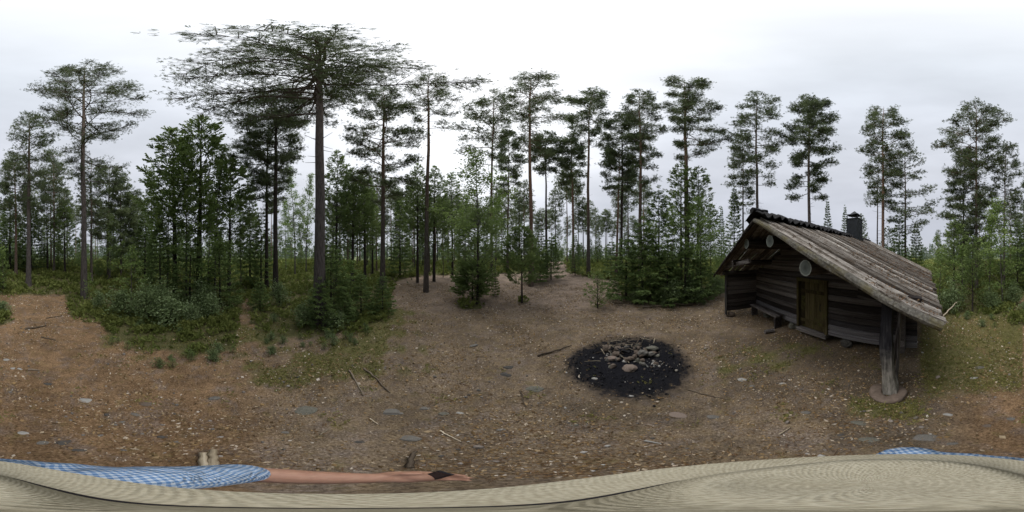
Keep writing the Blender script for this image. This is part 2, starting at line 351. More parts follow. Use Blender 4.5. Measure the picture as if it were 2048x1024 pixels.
def ground_material():
    m, t, b = mat('forest_floor', .95, .1)
    co = obj_co(t)
    A = {k: node(t, 'ShaderNodeAttribute', attribute_name=k).outputs['Fac'] for k in ('veg', 'moss', 'dark', 'rust', 'pale', 'ashz')}
    n1 = noise(t, co, 1.1, 5, .6); n2 = noise(t, co, 7.0, 6, .7); n3 = noise(t, co, 42.0, 5, .75, .6); n4 = noise(t, co, 120.0, 3, .7)
    base = ramp(t, n3, [(.30, (.055, .042, .030)), (.45, (.155, .118, .084)), (.56, (.24, .185, .135)), (.66, (.34, .275, .215)), (.80, (.55, .49, .43))])
    ochre = ramp(t, n3, [(.30, (.06, .045, .030)), (.46, (.17, .125, .080)), (.58, (.255, .195, .125)), (.70, (.36, .295, .21)), (.82, (.55, .49, .41))])
    rustc = ramp(t, n3, [(.30, (.06, .038, .024)), (.46, (.20, .126, .07)), (.58, (.31, .20, .115)), (.70, (.40, .285, .18)), (.82, (.56, .48, .38))])
    f1 = node(t, 'ShaderNodeMapRange', {0: n2, 1: .40, 2: .60}).outputs[0]
    c = mix(t, f1, base, ochre)
    c = mix(t, mth(t, 'MULTIPLY', A['rust'], .95), c, rustc)
    c = mix(t, mth(t, 'MULTIPLY', A['pale'], .55), c, (.24, .185, .155))
    gp2 = node(t, 'ShaderNodeMapRange', {0: noise(t, co, 2.6, 6, .72, .5), 1: .50, 2: .62}).outputs[0]
    c = mix(t, mth(t, 'MULTIPLY', gp2, .55), c, ramp(t, n3, [(.3, (.055, .043, .040)), (.5, (.19, .155, .138)), (.66, (.34, .295, .27)), (.8, (.55, .51, .48))]))
    gp3 = node(t, 'ShaderNodeMapRange', {0: noise(t, scaled(t, co, (1, 1.3, 1)), 3.7, 6, .7, .3), 1: .56, 2: .66}).outputs[0]
    c = mix(t, mth(t, 'MULTIPLY', gp3, .5), c, ramp(t, n3, [(.3, (.05, .042, .015)), (.5, (.15, .125, .045)), (.7, (.30, .25, .10))]))
    dk = node(t, 'ShaderNodeMapRange', {0: mth(t, 'ADD', mth(t, 'MULTIPLY', n1, .6), mth(t, 'MULTIPLY', n2, .5)), 1: .46, 2: .66, 3: .72, 4: 1.30}).outputs[0]
    c = mix(t, 1.0, c, node(t, 'ShaderNodeCombineColor', {0: dk, 1: dk, 2: dk}).outputs[0], 'MULTIPLY')
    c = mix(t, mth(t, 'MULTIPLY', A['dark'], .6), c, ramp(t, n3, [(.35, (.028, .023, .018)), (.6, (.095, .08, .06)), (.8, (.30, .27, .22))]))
    mossc = ramp(t, n3, [(.32, (.045, .048, .018)), (.5, (.12, .12, .042)), (.7, (.24, .22, .085))])
    mf = node(t, 'ShaderNodeMapRange', {0: mth(t, 'ADD', mth(t, 'MULTIPLY', A['moss'], .75), mth(t, 'MULTIPLY', mth(t, 'ADD', n2, n1), .5)), 1: .75, 2: 1.05}).outputs[0]
    c = mix(t, mth(t, 'MULTIPLY', mf, .85), c, mossc)
    vegc = ramp(t, n3, [(.32, (.035, .038, .018)), (.5, (.10, .10, .042)), (.66, (.19, .165, .085)), (.8, (.32, .27, .18))])
    vf = node(t, 'ShaderNodeMapRange', {0: mth(t, 'ADD', A['veg'], mth(t, 'MULTIPLY', mth(t, 'SUBTRACT', n2, .5), 1.2)), 1: .35, 2: .95}).outputs[0]
    c = mix(t, vf, c, vegc)
    ln = node(t, 'ShaderNodeVectorMath', operation='LENGTH'); t.links.new(co, ln.inputs[0])
    ff = node(t, 'ShaderNodeMapRange', {0: ln.outputs['Value'], 1: 34., 2: 50.}).outputs[0]
    c = mix(t, ff, c, ramp(t, noise(t, co, .05, 4), [(.4, (.09, .12, .05)), (.6, (.15, .165, .085))]))
    sf = node(t, 'ShaderNodeMapRange', {0: mth(t, 'ADD', A['ashz'], mth(t, 'MULTIPLY', mth(t, 'SUBTRACT', mth(t, 'ADD', mth(t, 'MULTIPLY', n2, .6), mth(t, 'MULTIPLY', n3, .4)), .5), 2.8)), 1: .28, 2: .80}).outputs[0]
    c = mix(t, sf, c, ramp(t, n3, [(.3, (.006, .006, .007)), (.6, (.018, .018, .022)), (.8, (.07, .062, .055))]))
    t.links.new(c, b.inputs['Base Color'])
    bump(t, b, mth(t, 'ADD', n3, mth(t, 'MULTIPLY', n4, .35)), .9, .018)
    return m
def add_zone_attrs(me, X, Y):
    for nme, v in zip(('veg', 'moss', 'dark', 'rust', 'pale', 'ashz'), zones(X, Y)):
        a_ = me.attributes.new(nme, 'FLOAT', 'POINT'); a_.data.foreach_set('value', np.clip(v, 0, 1).astype(np.float32).ravel())
g_me = new_mesh('ground', [(V, F)], ground_material(), True)
add_zone_attrs(g_me, XX, YY)
tag(link('ground', g_me), kind='structure')

# ------------------------------------------------------------------ vegetation generators (local coordinates, base at 0)
def trunk_pts(h, rng, wob=.012, lean=(0, 0), n=10):
    z = np.linspace(0, 1, n)
    p = np.stack([lean[0]*z*h+np.cumsum(rng.normal(0, wob, n))*h*.5*z, lean[1]*z*h+np.cumsum(rng.normal(0, wob, n))*h*.5*z, z*h], -1)
    p[0] = (0, 0, -.15); return p
def gen_pine(h, zb, prof, tr, rng, nl=46, dens=1.0, tuft=.2, K=8, lean=(0, 0), stubs=10, wid=.22, extra=None, wob=.006, zfun=.9):
    tp = trunk_pts(h, rng, wob, lean)
    zz = tp[:, 2]; rr = tr*((1-np.clip(zz/h, 0, 1))**.8*.93+.07); rr[0] *= 1.35
    parts = [*tube(tp, rr, 10)]
    T = lambda z: np.array([np.interp(z, zz, tp[:, 0]), np.interp(z, zz, tp[:, 1]), z])
    TP, TD, TT, P0, P1, RR = [], [], [], [], [], []
    limbs = []
    for i in range(nl):
        f = (i+rng.random())/nl; z = zb+(h-zb)*(f**zfun)*.985; a = i*2.39996+rng.normal(0, .5)
        r_ = prof(z, a)*rng.uniform(.62, 1.08)
        if r_ < .15: r_ = .15
        limbs.append((z, a, r_, r_*(-.02+.55*f)+rng.normal(0, .08), 1.0))
    for ex in (extra or []): limbs.append(ex)
    for (z, a, r_, rise, dn) in limbs:
        z0 = min(max(z-rise*.8, zb*.85), h*.98); p0 = T(z0)
        d = np.array([cos(a), sin(a), 0]); sd_ = np.array([-sin(a), cos(a), 0])
        t = np.linspace(0, 1, 6)[:, None]
        bow = rng.normal(0, .09)*r_
        pts = p0+d*r_*t+sd_*bow*np.sin(t*pi)*1.2+np.array([0, 0, 1])*((z-z0)*t**1.4+rng.normal(0, .03*r_, (6, 1))*t)
        pts[0] = p0
        br = max(.012, min(tr*.30, .016+.011*r_))
        parts += tube(pts, np.linspace(br, .006, 6), 5, False)
        m = max(4, int((r_*5.2+3)*dens*dn)); ts = np.sqrt(rng.uniform(.10, 1, m))
        B = np.stack([np.interp(ts, t[:, 0], pts[:, q]) for q in range(3)], -1)
        sa_ = a+rng.choice([-1, 1], m)*rng.uniform(.15, 1.25, m)
        L = (r_*.30*rng.uniform(.5, 1.2, m)*(1.3-ts)+.22)
        E = B+np.stack([np.cos(sa_)*L, np.sin(sa_)*L, L*rng.uniform(.0, .55, m)], -1)
        P0.append(B); P1.append(E); RR.append(np.full(m, .008+.002*r_))
        q = max(3, int(3.2*dens)); u = rng.uniform(.1, 1.15, (m, q, 1))
        pos = B[:, None]+(E-B)[:, None]*u+rng.normal(0, 1, (m, q, 3))*np.array([.17, .17, .085])*(tuft/.2)
        dr = np.repeat(unit(E-B)[:, None], q, 1)+np.array([0, 0, .35])
        TP.append(pos.reshape(-1, 3)); TD.append(dr.reshape(-1, 3))
        ct = .5+rng.normal(0, .12)+rng.normal(0, .12, m)
        TT.append(np.repeat(ct, q))
    for i in range(stubs):
        z = zb*rng.uniform(.45, 1.0); a = rng.uniform(0, 2*pi); l = rng.uniform(.15, .7); p = T(z)
        P0.append(p[None]); P1.append((p+np.array([cos(a)*l, sin(a)*l, rng.uniform(-.1, .12)]))[None]); RR.append(np.array([.016]))
    parts.append(twigs(np.concatenate(P0), np.concatenate(P1), np.concatenate(RR)))
    return parts, [tufts(np.concatenate(TP), np.concatenate(TD), tuft, K, wid, .55, np.concatenate(TT), rng)]
def gen_conifer(h, w_, rng, zb=.06, kind='spruce', K=5, tuft=.12, dens=1.0, tr=None, fullness=1.0, wid=.28):
    tr = tr or h*.012+.01
    tp = trunk_pts(h, rng, .004); rr = tr*(1-np.clip(tp[:, 2]/h, 0, .97)); parts = [*tube(tp, rr, 6)]
    TP, TD, TT, P0, P1 = [], [], [], [], []
    nw = int(max(9, h*3.6*dens**.3)); up = .55 if kind == 'pine' else -.12
    for iw in range(nw):
        f = iw/nw; z = h*(zb+(1-zb)*f**.92)
        Lw = w_*((1-f)**(.95 if kind == 'spruce' else .7))*(1 if f > .12 else .75+f*2)+.05
        nb = rng.integers(5, 8) if kind == 'spruce' else rng.integers(4, 7)
        a0 = rng.uniform(0, 6.28)
        for ib in range(nb):
            if rng.random() > fullness: continue
            a = a0+ib*2*pi/nb+rng.normal(0, .25); L = Lw*rng.uniform(.65, 1.12)
            d = np.array([cos(a), sin(a), 0]); s_ = np.array([-sin(a), cos(a), 0])
            zoff = lambda t: L*(up*t+(.25 if kind == 'spruce' else .15)*t*t+ (.25*f*t))
            p = np.array([np.interp(z, tp[:, 2], tp[:, 0]), np.interp(z, tp[:, 2], tp[:, 1]), z])
            P0.append(p); P1.append(p+d*L*.95+np.array([0, 0, zoff(.95)]))
            m = max(3, int(L*15*dens)+2); t = np.sqrt(rng.uniform(.02, 1, m)); lat = rng.normal(0, .20, m)*L*(1.15-t)
            TP.append(p+d*(L*t)[:, None]+s_*lat[:, None]+np.array([0, 0, 1])*(zoff(t)+rng.normal(0, .025, m))[:, None])
            TD.append(d*.9+s_*np.sign(lat)[:, None]*.55+np.array([0, 0, .45 if kind == 'pine' else -.05]))
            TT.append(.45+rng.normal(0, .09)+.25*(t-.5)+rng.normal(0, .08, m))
    TP.append(np.array([[tp[-1, 0], tp[-1, 1], h*1.0]]*3)); TD.append(np.array([[0, 0, 1.]]*3)); TT.append(np.full(3, .7))
    parts.append(twigs(np.array(P0), np.array(P1), .004+h*.0012))
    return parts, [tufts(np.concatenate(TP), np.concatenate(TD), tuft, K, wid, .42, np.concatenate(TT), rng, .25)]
def gen_broad(h, w_, rng, nleaf=3500, leaf=.07, zb=.15, tr=None, stems=1, clump=.22, airy=.5, asc=.9):
    parts, P, TT, P0, P1 = [], [], [], [], []
    tr = tr or .008+h*.006
    nb_tot = 0
    for s in range(stems):
        ln = (0, 0) if stems == 1 else (rng.normal(0, .13), rng.normal(0, .13))
        hh = h*(1 if s == 0 else rng.uniform(.6, .95))
        tp = trunk_pts(hh, rng, .014, ln, 8); parts += tube(tp, tr*(1-np.clip(tp[:, 2]/hh, 0, .93)), 5, False)
        nb = int(14+h*4/stems**.3)
        for b_ in range(nb):
            f = zb+(1-zb)*(b_+rng.random())/nb; z = f*hh
            p = np.array([np.interp(z, tp[:, 2], tp[:, 0]), np.interp(z, tp[:, 2], tp[:, 1]), z])
            g = (f-zb)/(1-zb); L = w_*(np.sin(min(1, g*1.15+.12)*pi)**.6*.9+.15)*rng.uniform(.5, 1.1)/(1 if stems == 1 else 1.25)
            a = b_*2.4+rng.normal(0, .5); e_ = asc*rng.uniform(.4, 1.2)
            q = p+np.array([cos(a)*L, sin(a)*L, L*e_]); P0.append(p); P1.append(q)
            nc = max(2, int(L*5)); nb_tot += nc
            for c in range(nc):
                t = sqrt(rng.uniform(.08, 1)); P.append(np.append(p+(q-p)*t+rng.normal(0, .10, 3)*L, rng.normal(0, .13)))
    P = np.array(P); per = max(3, int(nleaf/len(P)))
    pos = np.repeat(P[:, :3], per, 0)+rng.normal(0, 1, (len(P)*per, 3))*clump*np.array([1, 1, .65])*w_*.55
    pos[:, 2] = np.maximum(pos[:, 2], .03)
    tt = .5+np.repeat(P[:, 3], per)
    parts.append(twigs(np.array(P0), np.array(P1), .004+.001*h))
    return parts, [leaves(pos, leaf, tt, rng)]

CNT = {}
def tree(name, meshes, loc, label, cat, group=None, rz=0, sc=1.0, parts=('trunk', 'crown')):
    o = link(name, None, None, loc, (0, 0, rz), sc); o.empty_display_size = .3
    tag(o, label, cat, group)
    for pn, me in zip(parts, meshes): link(pn, me, o)
    return o
def meshes_of(g, bark, leaf, n='tree'):
    return new_mesh(n+'_trunk', g[0], bark, True), new_mesh(n+'_crown', g[1], leaf)

# ------------------------------------------------------------------ tall pines, each with its own outline
def outline_pine(px, d, top, outline, trpx, label, seed, nl=46, dens=1.0, tuft=.215, bark=None, leaf=None, lean=0., K=8, stubs=10, zfun=.9, group=None, wid=.19):
    """outline rows: (photo row, left edge, right edge) of the crown, turned into heights and reaches in metres at distance d"""
    x, y = pol(px, d); z0 = gz(x, y)
    def hh(qx, qy):
        da = abs(az_of(qx)-az_of(px)); return H+(d/cos(da))*tan(el_of(qy))-z0
    def lat(qx): return d*tan(az_of(qx)-az_of(px))
    zt = hh(px, top)
    zl = np.array([hh(l, yy) for yy, l, r in outline]); rl = np.array([-lat(l) for yy, l, r in outline])
    zr = np.array([hh(r, yy) for yy, l, r in outline]); rr = np.array([lat(r) for yy, l, r in outline])
    ol, orr = np.argsort(zl), np.argsort(zr)
    def prof(z, a):
        c = cos(a); R_ = np.interp(z, zr[orr], rr[orr]); L_ = np.interp(z, zl[ol], rl[ol])
        side = R_ if c > 0 else L_; mean = .5*(R_+L_)
        return max(.1, (mean*(1-abs(c))+side*abs(c)))
    zb = min(zl.min(), zr.min())
    rng = np.random.default_rng(seed)
    tr = d*(trpx*2*pi/2048)*.5
    g = gen_pine(zt, zb, prof, tr, rng, int(nl*1.15), dens*1.75, tuft*.84*max(.8, d/12), K, (lean, 0), stubs, zfun=zfun, wid=wid)
    # local +x must point to the picture's right hand side at this place
    a = az_of(px)
    return tree('pine_tree', meshes_of(g, bark or M_BARK, leaf or M_PINE, 'pine'), (x, y, z0), label, 'tree', group, rz=-a)

D2 = lambda px, py: hypot(*at(px, py)[:2])
outline_pine(57, D2(57, 572), 226, [(232, 45, 75), (260, 25, 100), (300, 5, 115), (340, 2, 112), (390, 20, 95), (420, 45, 70)], 10.5, 'tall grey-stemmed pine at the far end of the brown path, standing in low heath', 1, dens=.8, bark=M_BARK_GREY)
outline_pine(168, D2(168, 596), 132, [(138, 120, 205), (160, 95, 245), (200, 72, 270), (240, 85, 285), (290, 110, 275), (330, 150, 255), (365, 160, 235)], 12.5, 'tall scaly grey pine with a wide open crown beside the brown path', 2, nl=64, dens=1.1, bark=M_BARK_GREY, tuft=.17)
outline_pine(32, 16.0, 312, [(318, 20, 45), (350, 5, 60), (420, 0, 58), (450, 15, 45)], 6.5, 'slim pine with an orange stem left of the path-end pine', 3, bark=M_BARK_ORANGE, dens=.8)
outline_pine(108, 17.0, 300, [(305, 95, 120), (340, 80, 140), (420, 75, 150), (460, 85, 140)], 5, 'slender pine behind and between the two grey path pines', 4, dens=.7)
outline_pine(183, 13.0, 325, [(330, 170, 200), (360, 160, 215), (430, 160, 225), (480, 170, 220)], 6, 'thin reddish pine close behind the scaly grey pine', 5, dens=.7)
outline_pine(216, 15.0, 330, [(335, 200, 230), (370, 190, 245), (430, 185, 255), (500, 195, 245)], 5, 'thin dark pine with a narrow crown right of the scaly grey pine', 6, dens=.8)
outline_pine(242, 15.5, 345, [(350, 232, 252), (400, 220, 268), (460, 212, 272), (520, 220, 265)], 4.5, 'slender pine with short drooping branches before the lone pointed spruce', 7, dens=.8)
outline_pine(270, 16.0, 382, [(388, 262, 278), (430, 250, 290), (500, 250, 290)], 4, 'small slender pine just left of the lone pointed spruce', 8, dens=.8)
outline_pine(551, 9.6, 178, [(185, 520, 590), (215, 480, 600), (260, 455, 610), (320, 470, 600), (370, 490, 570), (400, 510, 560)], 11, 'big pine behind the nearest pine, its dark crown hiding the stem top', 9, nl=60, dens=1.2, bark=M_BARK_DARK, lean=.004)
outline_pine(533, 11.0, 240, [(245, 505, 560), (280, 480, 580), (340, 475, 580), (400, 490, 560), (430, 505, 555)], 8, 'slightly leaning pine pressed against the left of another pine', 10, nl=44, dens=1.0, bark=M_BARK_DARK, lean=.01)
outline_pine(765, D2(765, 580), 178, [(182, 745, 790), (200, 712, 815), (235, 700, 842), (280, 690, 852), (330, 700, 850), (380, 705, 835), (410, 735, 815)], 10.5, 'tall pine with dark layered boughs between the thick near pine and the smooth stem', 11, nl=54, dens=1.1, tuft=.19)
outline_pine(852, D2(852, 584), 152, [(157, 838, 895), (170, 812, 908), (195, 805, 915), (230, 812, 905), (262, 828, 885)], 9.5, 'tall smooth-stemmed pine standing alone at the edge of the clearing, small top crown', 12, nl=34, dens=1.05, tuft=.18, lean=.004)
outline_pine(983, 14.8, 190, [(196, 955, 1010), (225, 928, 1020), (265, 905, 1022), (300, 915, 1010), (335, 945, 1000)], 6.5, 'tall pine with sparse drooping left boughs behind the leafy young birch', 13, nl=44, dens=.8)
outline_pine(1062, 12.3, 152, [(157, 1035, 1095), (180, 1003, 1142), (200, 998, 1120), (235, 1010, 1120), (275, 1035, 1125), (310, 1060, 1105)], 9, 'tall red-stemmed pine with flat-topped crown behind the two small clearing pines', 14, nl=44, dens=1.05, tuft=.19, bark=M_BARK_ORANGE, lean=.006)
outline_pine(1093, 17.5, 268, [(272, 1080, 1108), (290, 1065, 1128), (330, 1063, 1130), (348, 1080, 1110)], 6, 'dark pine with a small round crown right of the flat-topped red pine', 15, nl=30, dens=1.0, bark=M_BARK_DARK)
outline_pine(1015, 18.5, 262, [(268, 1008, 1025), (290, 996, 1040), (330, 996, 1040), (400, 1005, 1030)], 5, 'young pointed pine just left of the flat-topped red pine', 16, nl=34, dens=.9)
outline_pine(1146, 19, 272, [(277, 1132, 1160), (300, 1120, 1170), (345, 1118, 1172), (385, 1130, 1162)], 5.5, 'orange-stemmed pine with a tufty crown left of the slim grey-brown pine', 17, nl=34, dens=.9, bark=M_BARK_ORANGE)
outline_pine(1177, D2(1177, 552), 183, [(188, 1155, 1200), (205, 1130, 1215), (235, 1126, 1212), (262, 1140, 1205), (290, 1150, 1200)], 7.2, 'slim straight pine at the back edge of the clearing by the small path', 18, nl=36, dens=.95)
outline_pine(1232, 15.5, 300, [(305, 1215, 1250), (330, 1200, 1262), (370, 1205, 1258), (392, 1215, 1245)], 6, 'orange-barked pine whose stem leans right, touching a darker stem', 19, nl=30, dens=.9, bark=M_BARK_ORANGE, lean=.028)
outline_pine(1242, 16.0, 232, [(238, 1225, 1262), (262, 1203, 1285), (300, 1200, 1290), (345, 1212, 1280)], 6.5, 'dark stem pine rising behind the leaning orange-barked one', 20, nl=40, dens=.95, bark=M_BARK_DARK, lean=.004)
outline_pine(1280, 13.6, 182, [(187, 1262, 1305), (205, 1255, 1330), (240, 1252, 1335), (290, 1256, 1325), (340, 1262, 1308), (395, 1265, 1302)], 8.2, 'tall pine with a long upright crown left of the thickest spruce-wrapped pine', 21, nl=52, dens=1.05, tuft=.19)
outline_pine(1375, 11.6, 162, [(167, 1345, 1412), (185, 1330, 1448), (215, 1340, 1430), (250, 1345, 1463), (285, 1362, 1465), (318, 1375, 1440)], 11.5, 'tall thick pine with tiered dark boughs rising out of the spruce thicket', 22, nl=44, dens=1.3, tuft=.19)
outline_pine(1515, 13.0, 192, [(197, 1500, 1535), (215, 1483, 1560), (260, 1470, 1565), (310, 1468, 1570), (350, 1475, 1558), (375, 1490, 1540)], 7.5, 'tall pale-stemmed pine behind the peak of the log hut', 23, nl=48, dens=.85, bark=M_BARK_GREY)
outline_pine(1486, 15.0, 265, [(270, 1478, 1495), (310, 1462, 1508), (370, 1460, 1512), (430, 1466, 1506)], 4.5, 'thin pine with a spindly crown beside the pale-stemmed pine', 24, nl=40, dens=.75)
outline_pine(1619, 12.5, 195, [(199, 1600, 1640), (215, 1583, 1662), (250, 1568, 1672), (300, 1575, 1676), (340, 1590, 1660), (385, 1558, 1652), (400, 1580, 1645)], 8, 'dense dark-crowned pine rising behind the middle of the hut ridge', 25, nl=56, dens=1.15, bark=M_BARK_GREY)
outline_pine(1767, 12.5, 215, [(220, 1752, 1785), (245, 1735, 1805), (290, 1722, 1815), (330, 1730, 1820), (360, 1742, 1800), (420, 1750, 1785)], 7.5, 'tall pine right of the chimney with a full rounded crown', 26, nl=50, dens=.95, bark=M_BARK_ORANGE)
outline_pine(1754, 14.5, 300, [(305, 1742, 1766), (350, 1728, 1775), (420, 1730, 1770)], 3.6, 'very thin pine stem just left of the rounded-crown pine', 27, nl=26, dens=.6)
outline_pine(1811, 13.6, 292, [(297, 1798, 1825), (330, 1785, 1845), (380, 1772, 1865), (430, 1780, 1862), (470, 1785, 1855)], 5.5, 'pine with long sparse drooping boughs right of the rounded-crown pine', 28, nl=44, dens=.7)
outline_pine(1953, 10.5, 215, [(220, 1930, 1975), (245, 1900, 2010), (280, 1870, 2005), (320, 1885, 2000), (370, 1892, 1995), (430, 1890, 1990), (500, 1910, 1985)], 7, 'tall pine with a ragged crown reaching left, in the thicket right of the hut', 29, nl=64, dens=1.0)
outline_pine(2008, 11.5, 282, [(287, 1998, 2022), (330, 1985, 2035), (400, 1982, 2042), (470, 1985, 2040)], 5, 'slimmer pine right of the ragged-crowned pine', 30, nl=46, dens=.85)
outline_pine(1927, 12.0, 300, [(305, 1918, 1938), (350, 1900, 1952), (420, 1885, 1958), (500, 1895, 1950)], 5, 'dark narrow pine left of the ragged-crowned pine', 31, nl=46, dens=.95, bark=M_BARK_DARK)

# the nearest pine: crown partly overhead
def near_pine():
    rng = np.random.default_rng(77); d = 5.4; px = 640; x, y = pol(px, d)
    zs = [7, 8.5, 10.5, 12, 13.5, 15, 17, 18.4, 19.4]; rl = [1.6, 2.4, 4.2, 4.8, 5.1, 5.1, 4.3, 2.8, .7]; rr = [.9, 1.0, 1.1, 1.5, 2.4, 3.4, 3.6, 2.5, .7]
    def prof(z, a):
        L_, R_ = np.interp(z, zs, rl), np.interp(z, zs, rr); c = cos(a)
        base = .5*(L_+R_)*(1-abs(c))+(R_ if c > 0 else L_)*abs(c)
        return max(.2, base*(.86 if sin(a) < -.4 and z > 15.5 else (.55 if sin(a) < -.4 else 1)))
    # local +y points away from the camera, +x to the right
    extra = [(13.6, -.35, 5.6, 2.2, 1.3), (11.6, pi+.25, 5.2, 1.2, 1.0), (9.3, pi-.1, 3.2, .5, 1.0), (8.6, pi+.3, 2.8, -.3, 1.0), (10.2, pi+.1, 4.6, .2, 1.0)]
    g = gen_pine(19.6, 9.8, prof, .205, rng, nl=108, dens=1.25, tuft=.165, K=9, lean=(-.006, 0), stubs=16, extra=extra, wid=.16)
    tree('pine_tree', meshes_of(g, M_BARK_GREY, M_PINE, 'near_pine'), (x, y, gz(x, y)), 'nearest and thickest pine, its crown spreading overhead, ferny growth round its foot', 'tree', rz=-az_of(px))
near_pine()

# ------------------------------------------------------------------ shared kinds for the smaller and farther trees
rg = lambda s: np.random.default_rng(s)
def far_prof(w_, h, zb): return lambda z, a: w_*max(.12, sin(min(1, max(0, (z-zb)/(h-zb))*.86+.12)*pi)**.7)
FAR = []
for s, (h, zb, w_, bk) in enumerate([(17, 10, 1.5, M_BARK_ORANGE), (16, 9, 1.7, M_BARK), (15, 8, 1.3, M_BARK_DARK), (18, 12, 1.6, M_BARK_ORANGE), (14, 6.5, 1.2, M_BARK)]):
    FAR.append(meshes_of(gen_pine(h, zb, far_prof(w_, h, zb), .14, rg(100+s), nl=34, dens=.95, tuft=.36, K=6, stubs=8), bk, M_PINE, 'far_pine'))
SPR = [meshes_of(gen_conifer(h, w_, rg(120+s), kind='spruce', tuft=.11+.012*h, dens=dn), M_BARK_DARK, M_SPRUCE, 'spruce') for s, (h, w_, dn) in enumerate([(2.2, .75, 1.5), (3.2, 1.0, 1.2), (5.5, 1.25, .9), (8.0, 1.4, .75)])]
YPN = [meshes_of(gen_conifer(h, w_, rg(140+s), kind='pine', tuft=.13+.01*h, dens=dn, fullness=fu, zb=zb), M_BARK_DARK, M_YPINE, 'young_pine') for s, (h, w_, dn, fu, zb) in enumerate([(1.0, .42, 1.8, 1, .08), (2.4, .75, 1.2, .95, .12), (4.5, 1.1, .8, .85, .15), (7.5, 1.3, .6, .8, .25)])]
AIRY = [meshes_of(gen_conifer(h, w_, rg(150+s_), kind='pine', tuft=tf, dens=dn, fullness=fu, zb=zb, wid=.2, K=6), M_BARK_DARK, M_YPINE, 'open_pine') for s_, (h, w_, dn, fu, zb, tf) in enumerate([(2.6, .95, 1.5, .85, .20, .12), (2.4, .80, 2.4, 1.0, .24, .13), (1.0, .42, 1.1, .8, .06, .08)])]
BIR = [meshes_of(gen_broad(h, w_, rg(160+s), nleaf=nl_, leaf=lf, zb=zb), M_BARK_BIRCH, M_BIRCH, 'birch') for s, (h, w_, nl_, lf, zb) in enumerate([(2.2, .5, 900, .065, .15), (4.2, .85, 2600, .075, .12), (7.0, 1.15, 4200, .09, .15), (8.5, 1.0, 4500, .10, .2)])]
BSH = [meshes_of(gen_broad(h, w_, rg(180+s), nleaf=nl_, leaf=lf, zb=.1, stems=st, asc=.5, clump=.3), M_BARK_DARK, M_BUSH, 'bush') for s, (h, w_, nl_, lf, st) in enumerate([(.8, .45, 700, .07, 5), (1.4, .65, 1500, .085, 6), (1.9, .9, 2200, .095, 6)])]
KINDS = {'spruce': ('spruce_tree', SPR, 'tree', [2.2, 3.2, 5.5, 8.0]), 'ypine': ('young_pine', YPN, 'tree', [1.0, 2.4, 4.5, 7.5]),
         'airy': ('young_pine', AIRY, 'tree', [2.6, 2.4, 1.0]),
         'birch': ('young_birch', BIR, 'tree', [2.2, 4.2, 7.0, 8.5]), 'bush': ('leafy_bush', BSH, 'bush', [.8, 1.4, 1.9])}
def small(kind, px, d, top_py=None, h=None, label=None, group=None, v=None, fat=1.0):
    nm, ms, cat, hs = KINDS[kind]; x, y = pol(px, d); z = gz(x, y)
    if h is None: h = H+d*tan(el_of(top_py))-z
    if v is None: v = int(np.argmin([abs(math.log(h/q)) for q in hs]))
    s = h/hs[v]; return tree(nm, ms[v], (x, y, z), label, cat, group, rz=random.uniform(0, 6.28), sc=(s*fat, s*fat, s))

# ---- small trees and shrubs that stand out: (kind, column, distance or foot row, top row, label)
def S(kind, px, foot, top, label, v=None, fat=1.0, group=None):
    d = foot if foot < 100 else D2(px, foot)
    return small(kind, px, d, top_py=top, label=label, v=v, fat=fat, group=group)
S('spruce', 303, 19, 330, 'lone pointed spruce showing against the sky left of the dense birch thicket', fat=.8)
S('ypine', 350, 9.5, 262, 'tall young pine on the left side of the dense thicket by the forked paths', fat=1.2)
S('ypine', 398, 9.2, 238, 'tallest young pine in the middle of the dense thicket by the forked paths', fat=1.25)
S('birch', 372, 8.6, 300, 'tall leafy birch in the middle of the dense thicket', fat=1.2)
S('birch', 335, 9.0, 340, 'leafy birch at the left flank of the dense thicket', fat=1.1)
S('birch', 430, 8.8, 290, 'tall leafy birch on the right side of the dense thicket', fat=1.1)
S('birch', 415, 7.6, 400, 'mid-sized birch in front of the dense thicket', fat=1.1)
S('ypine', 458, 9.8, 320, 'slim young pine on the right edge of the dense thicket', fat=1.1)
S('spruce', 320, 8.2, 440, 'small spruce under the left flank of the dense thicket', fat=1.2)
S('spruce', 380, 7.6, 470, 'small spruce low in the middle of the dense thicket', fat=1.2)
S('spruce', 440, 7.4, 480, 'small spruce low on the right of the dense thicket', fat=1.2)
S('birch', 482, 12, 395, 'thin birch beside the narrow path, right of the dense thicket')
S('spruce', 500, 12.5, 345, 'dark narrow spruce left of the two touching pines', fat=.75)
S('spruce', 522, 11.5, 420, 'dark spruce at the feet of the two touching pines')
S('birch', 262, 7.2, 492, 'small yellowish green sapling right of the scaly grey pine', v=0, fat=1.2)
S('bush', 245, 6.2, 575, 'leafy bush low beside the yellowish sapling', fat=1.5)
S('bush', 300, 5.6, 560, 'pale-leaved bush at the front left of the thicket', v=2, fat=1.1)
S('bush', 335, 5.2, 590, 'pale-leaved bush at the middle front of the thicket', v=1, fat=1.4)
S('bush', 385, 5.6, 600, 'pale-leaved bush in front of the small birches', v=2, fat=1.3)
S('bush', 425, 5.9, 590, 'leafy bush at the right front of the thicket', v=1, fat=1.3)
S('bush', 280, 5.0, 640, 'low bush at the foremost left corner of the thicket', v=0, fat=1.3)
S('bush', 360, 4.7, 655, 'low bush at the foremost middle of the thicket', v=0, fat=1.3)
S('bush', 318, 6.6, 555, 'dark bush deep inside the left of the thicket', v=2, fat=1.3)
S('bush', 408, 6.6, 560, 'dark bush deep inside the right of the thicket', v=2, fat=1.3)
S('spruce', 520, 7.0, 560, 'small young spruce left of the nearest pine', v=0, fat=1.2)
S('bush', 560, 7.6, 560, 'low bush behind the nearest pine on its left', v=1)
S('bush', 548, 5.6, 625, 'small bush beside the narrow path near the nearest pine', v=0)
S('birch', 590, 17, 335, 'pale green birch standing clear between two thick pine stems')
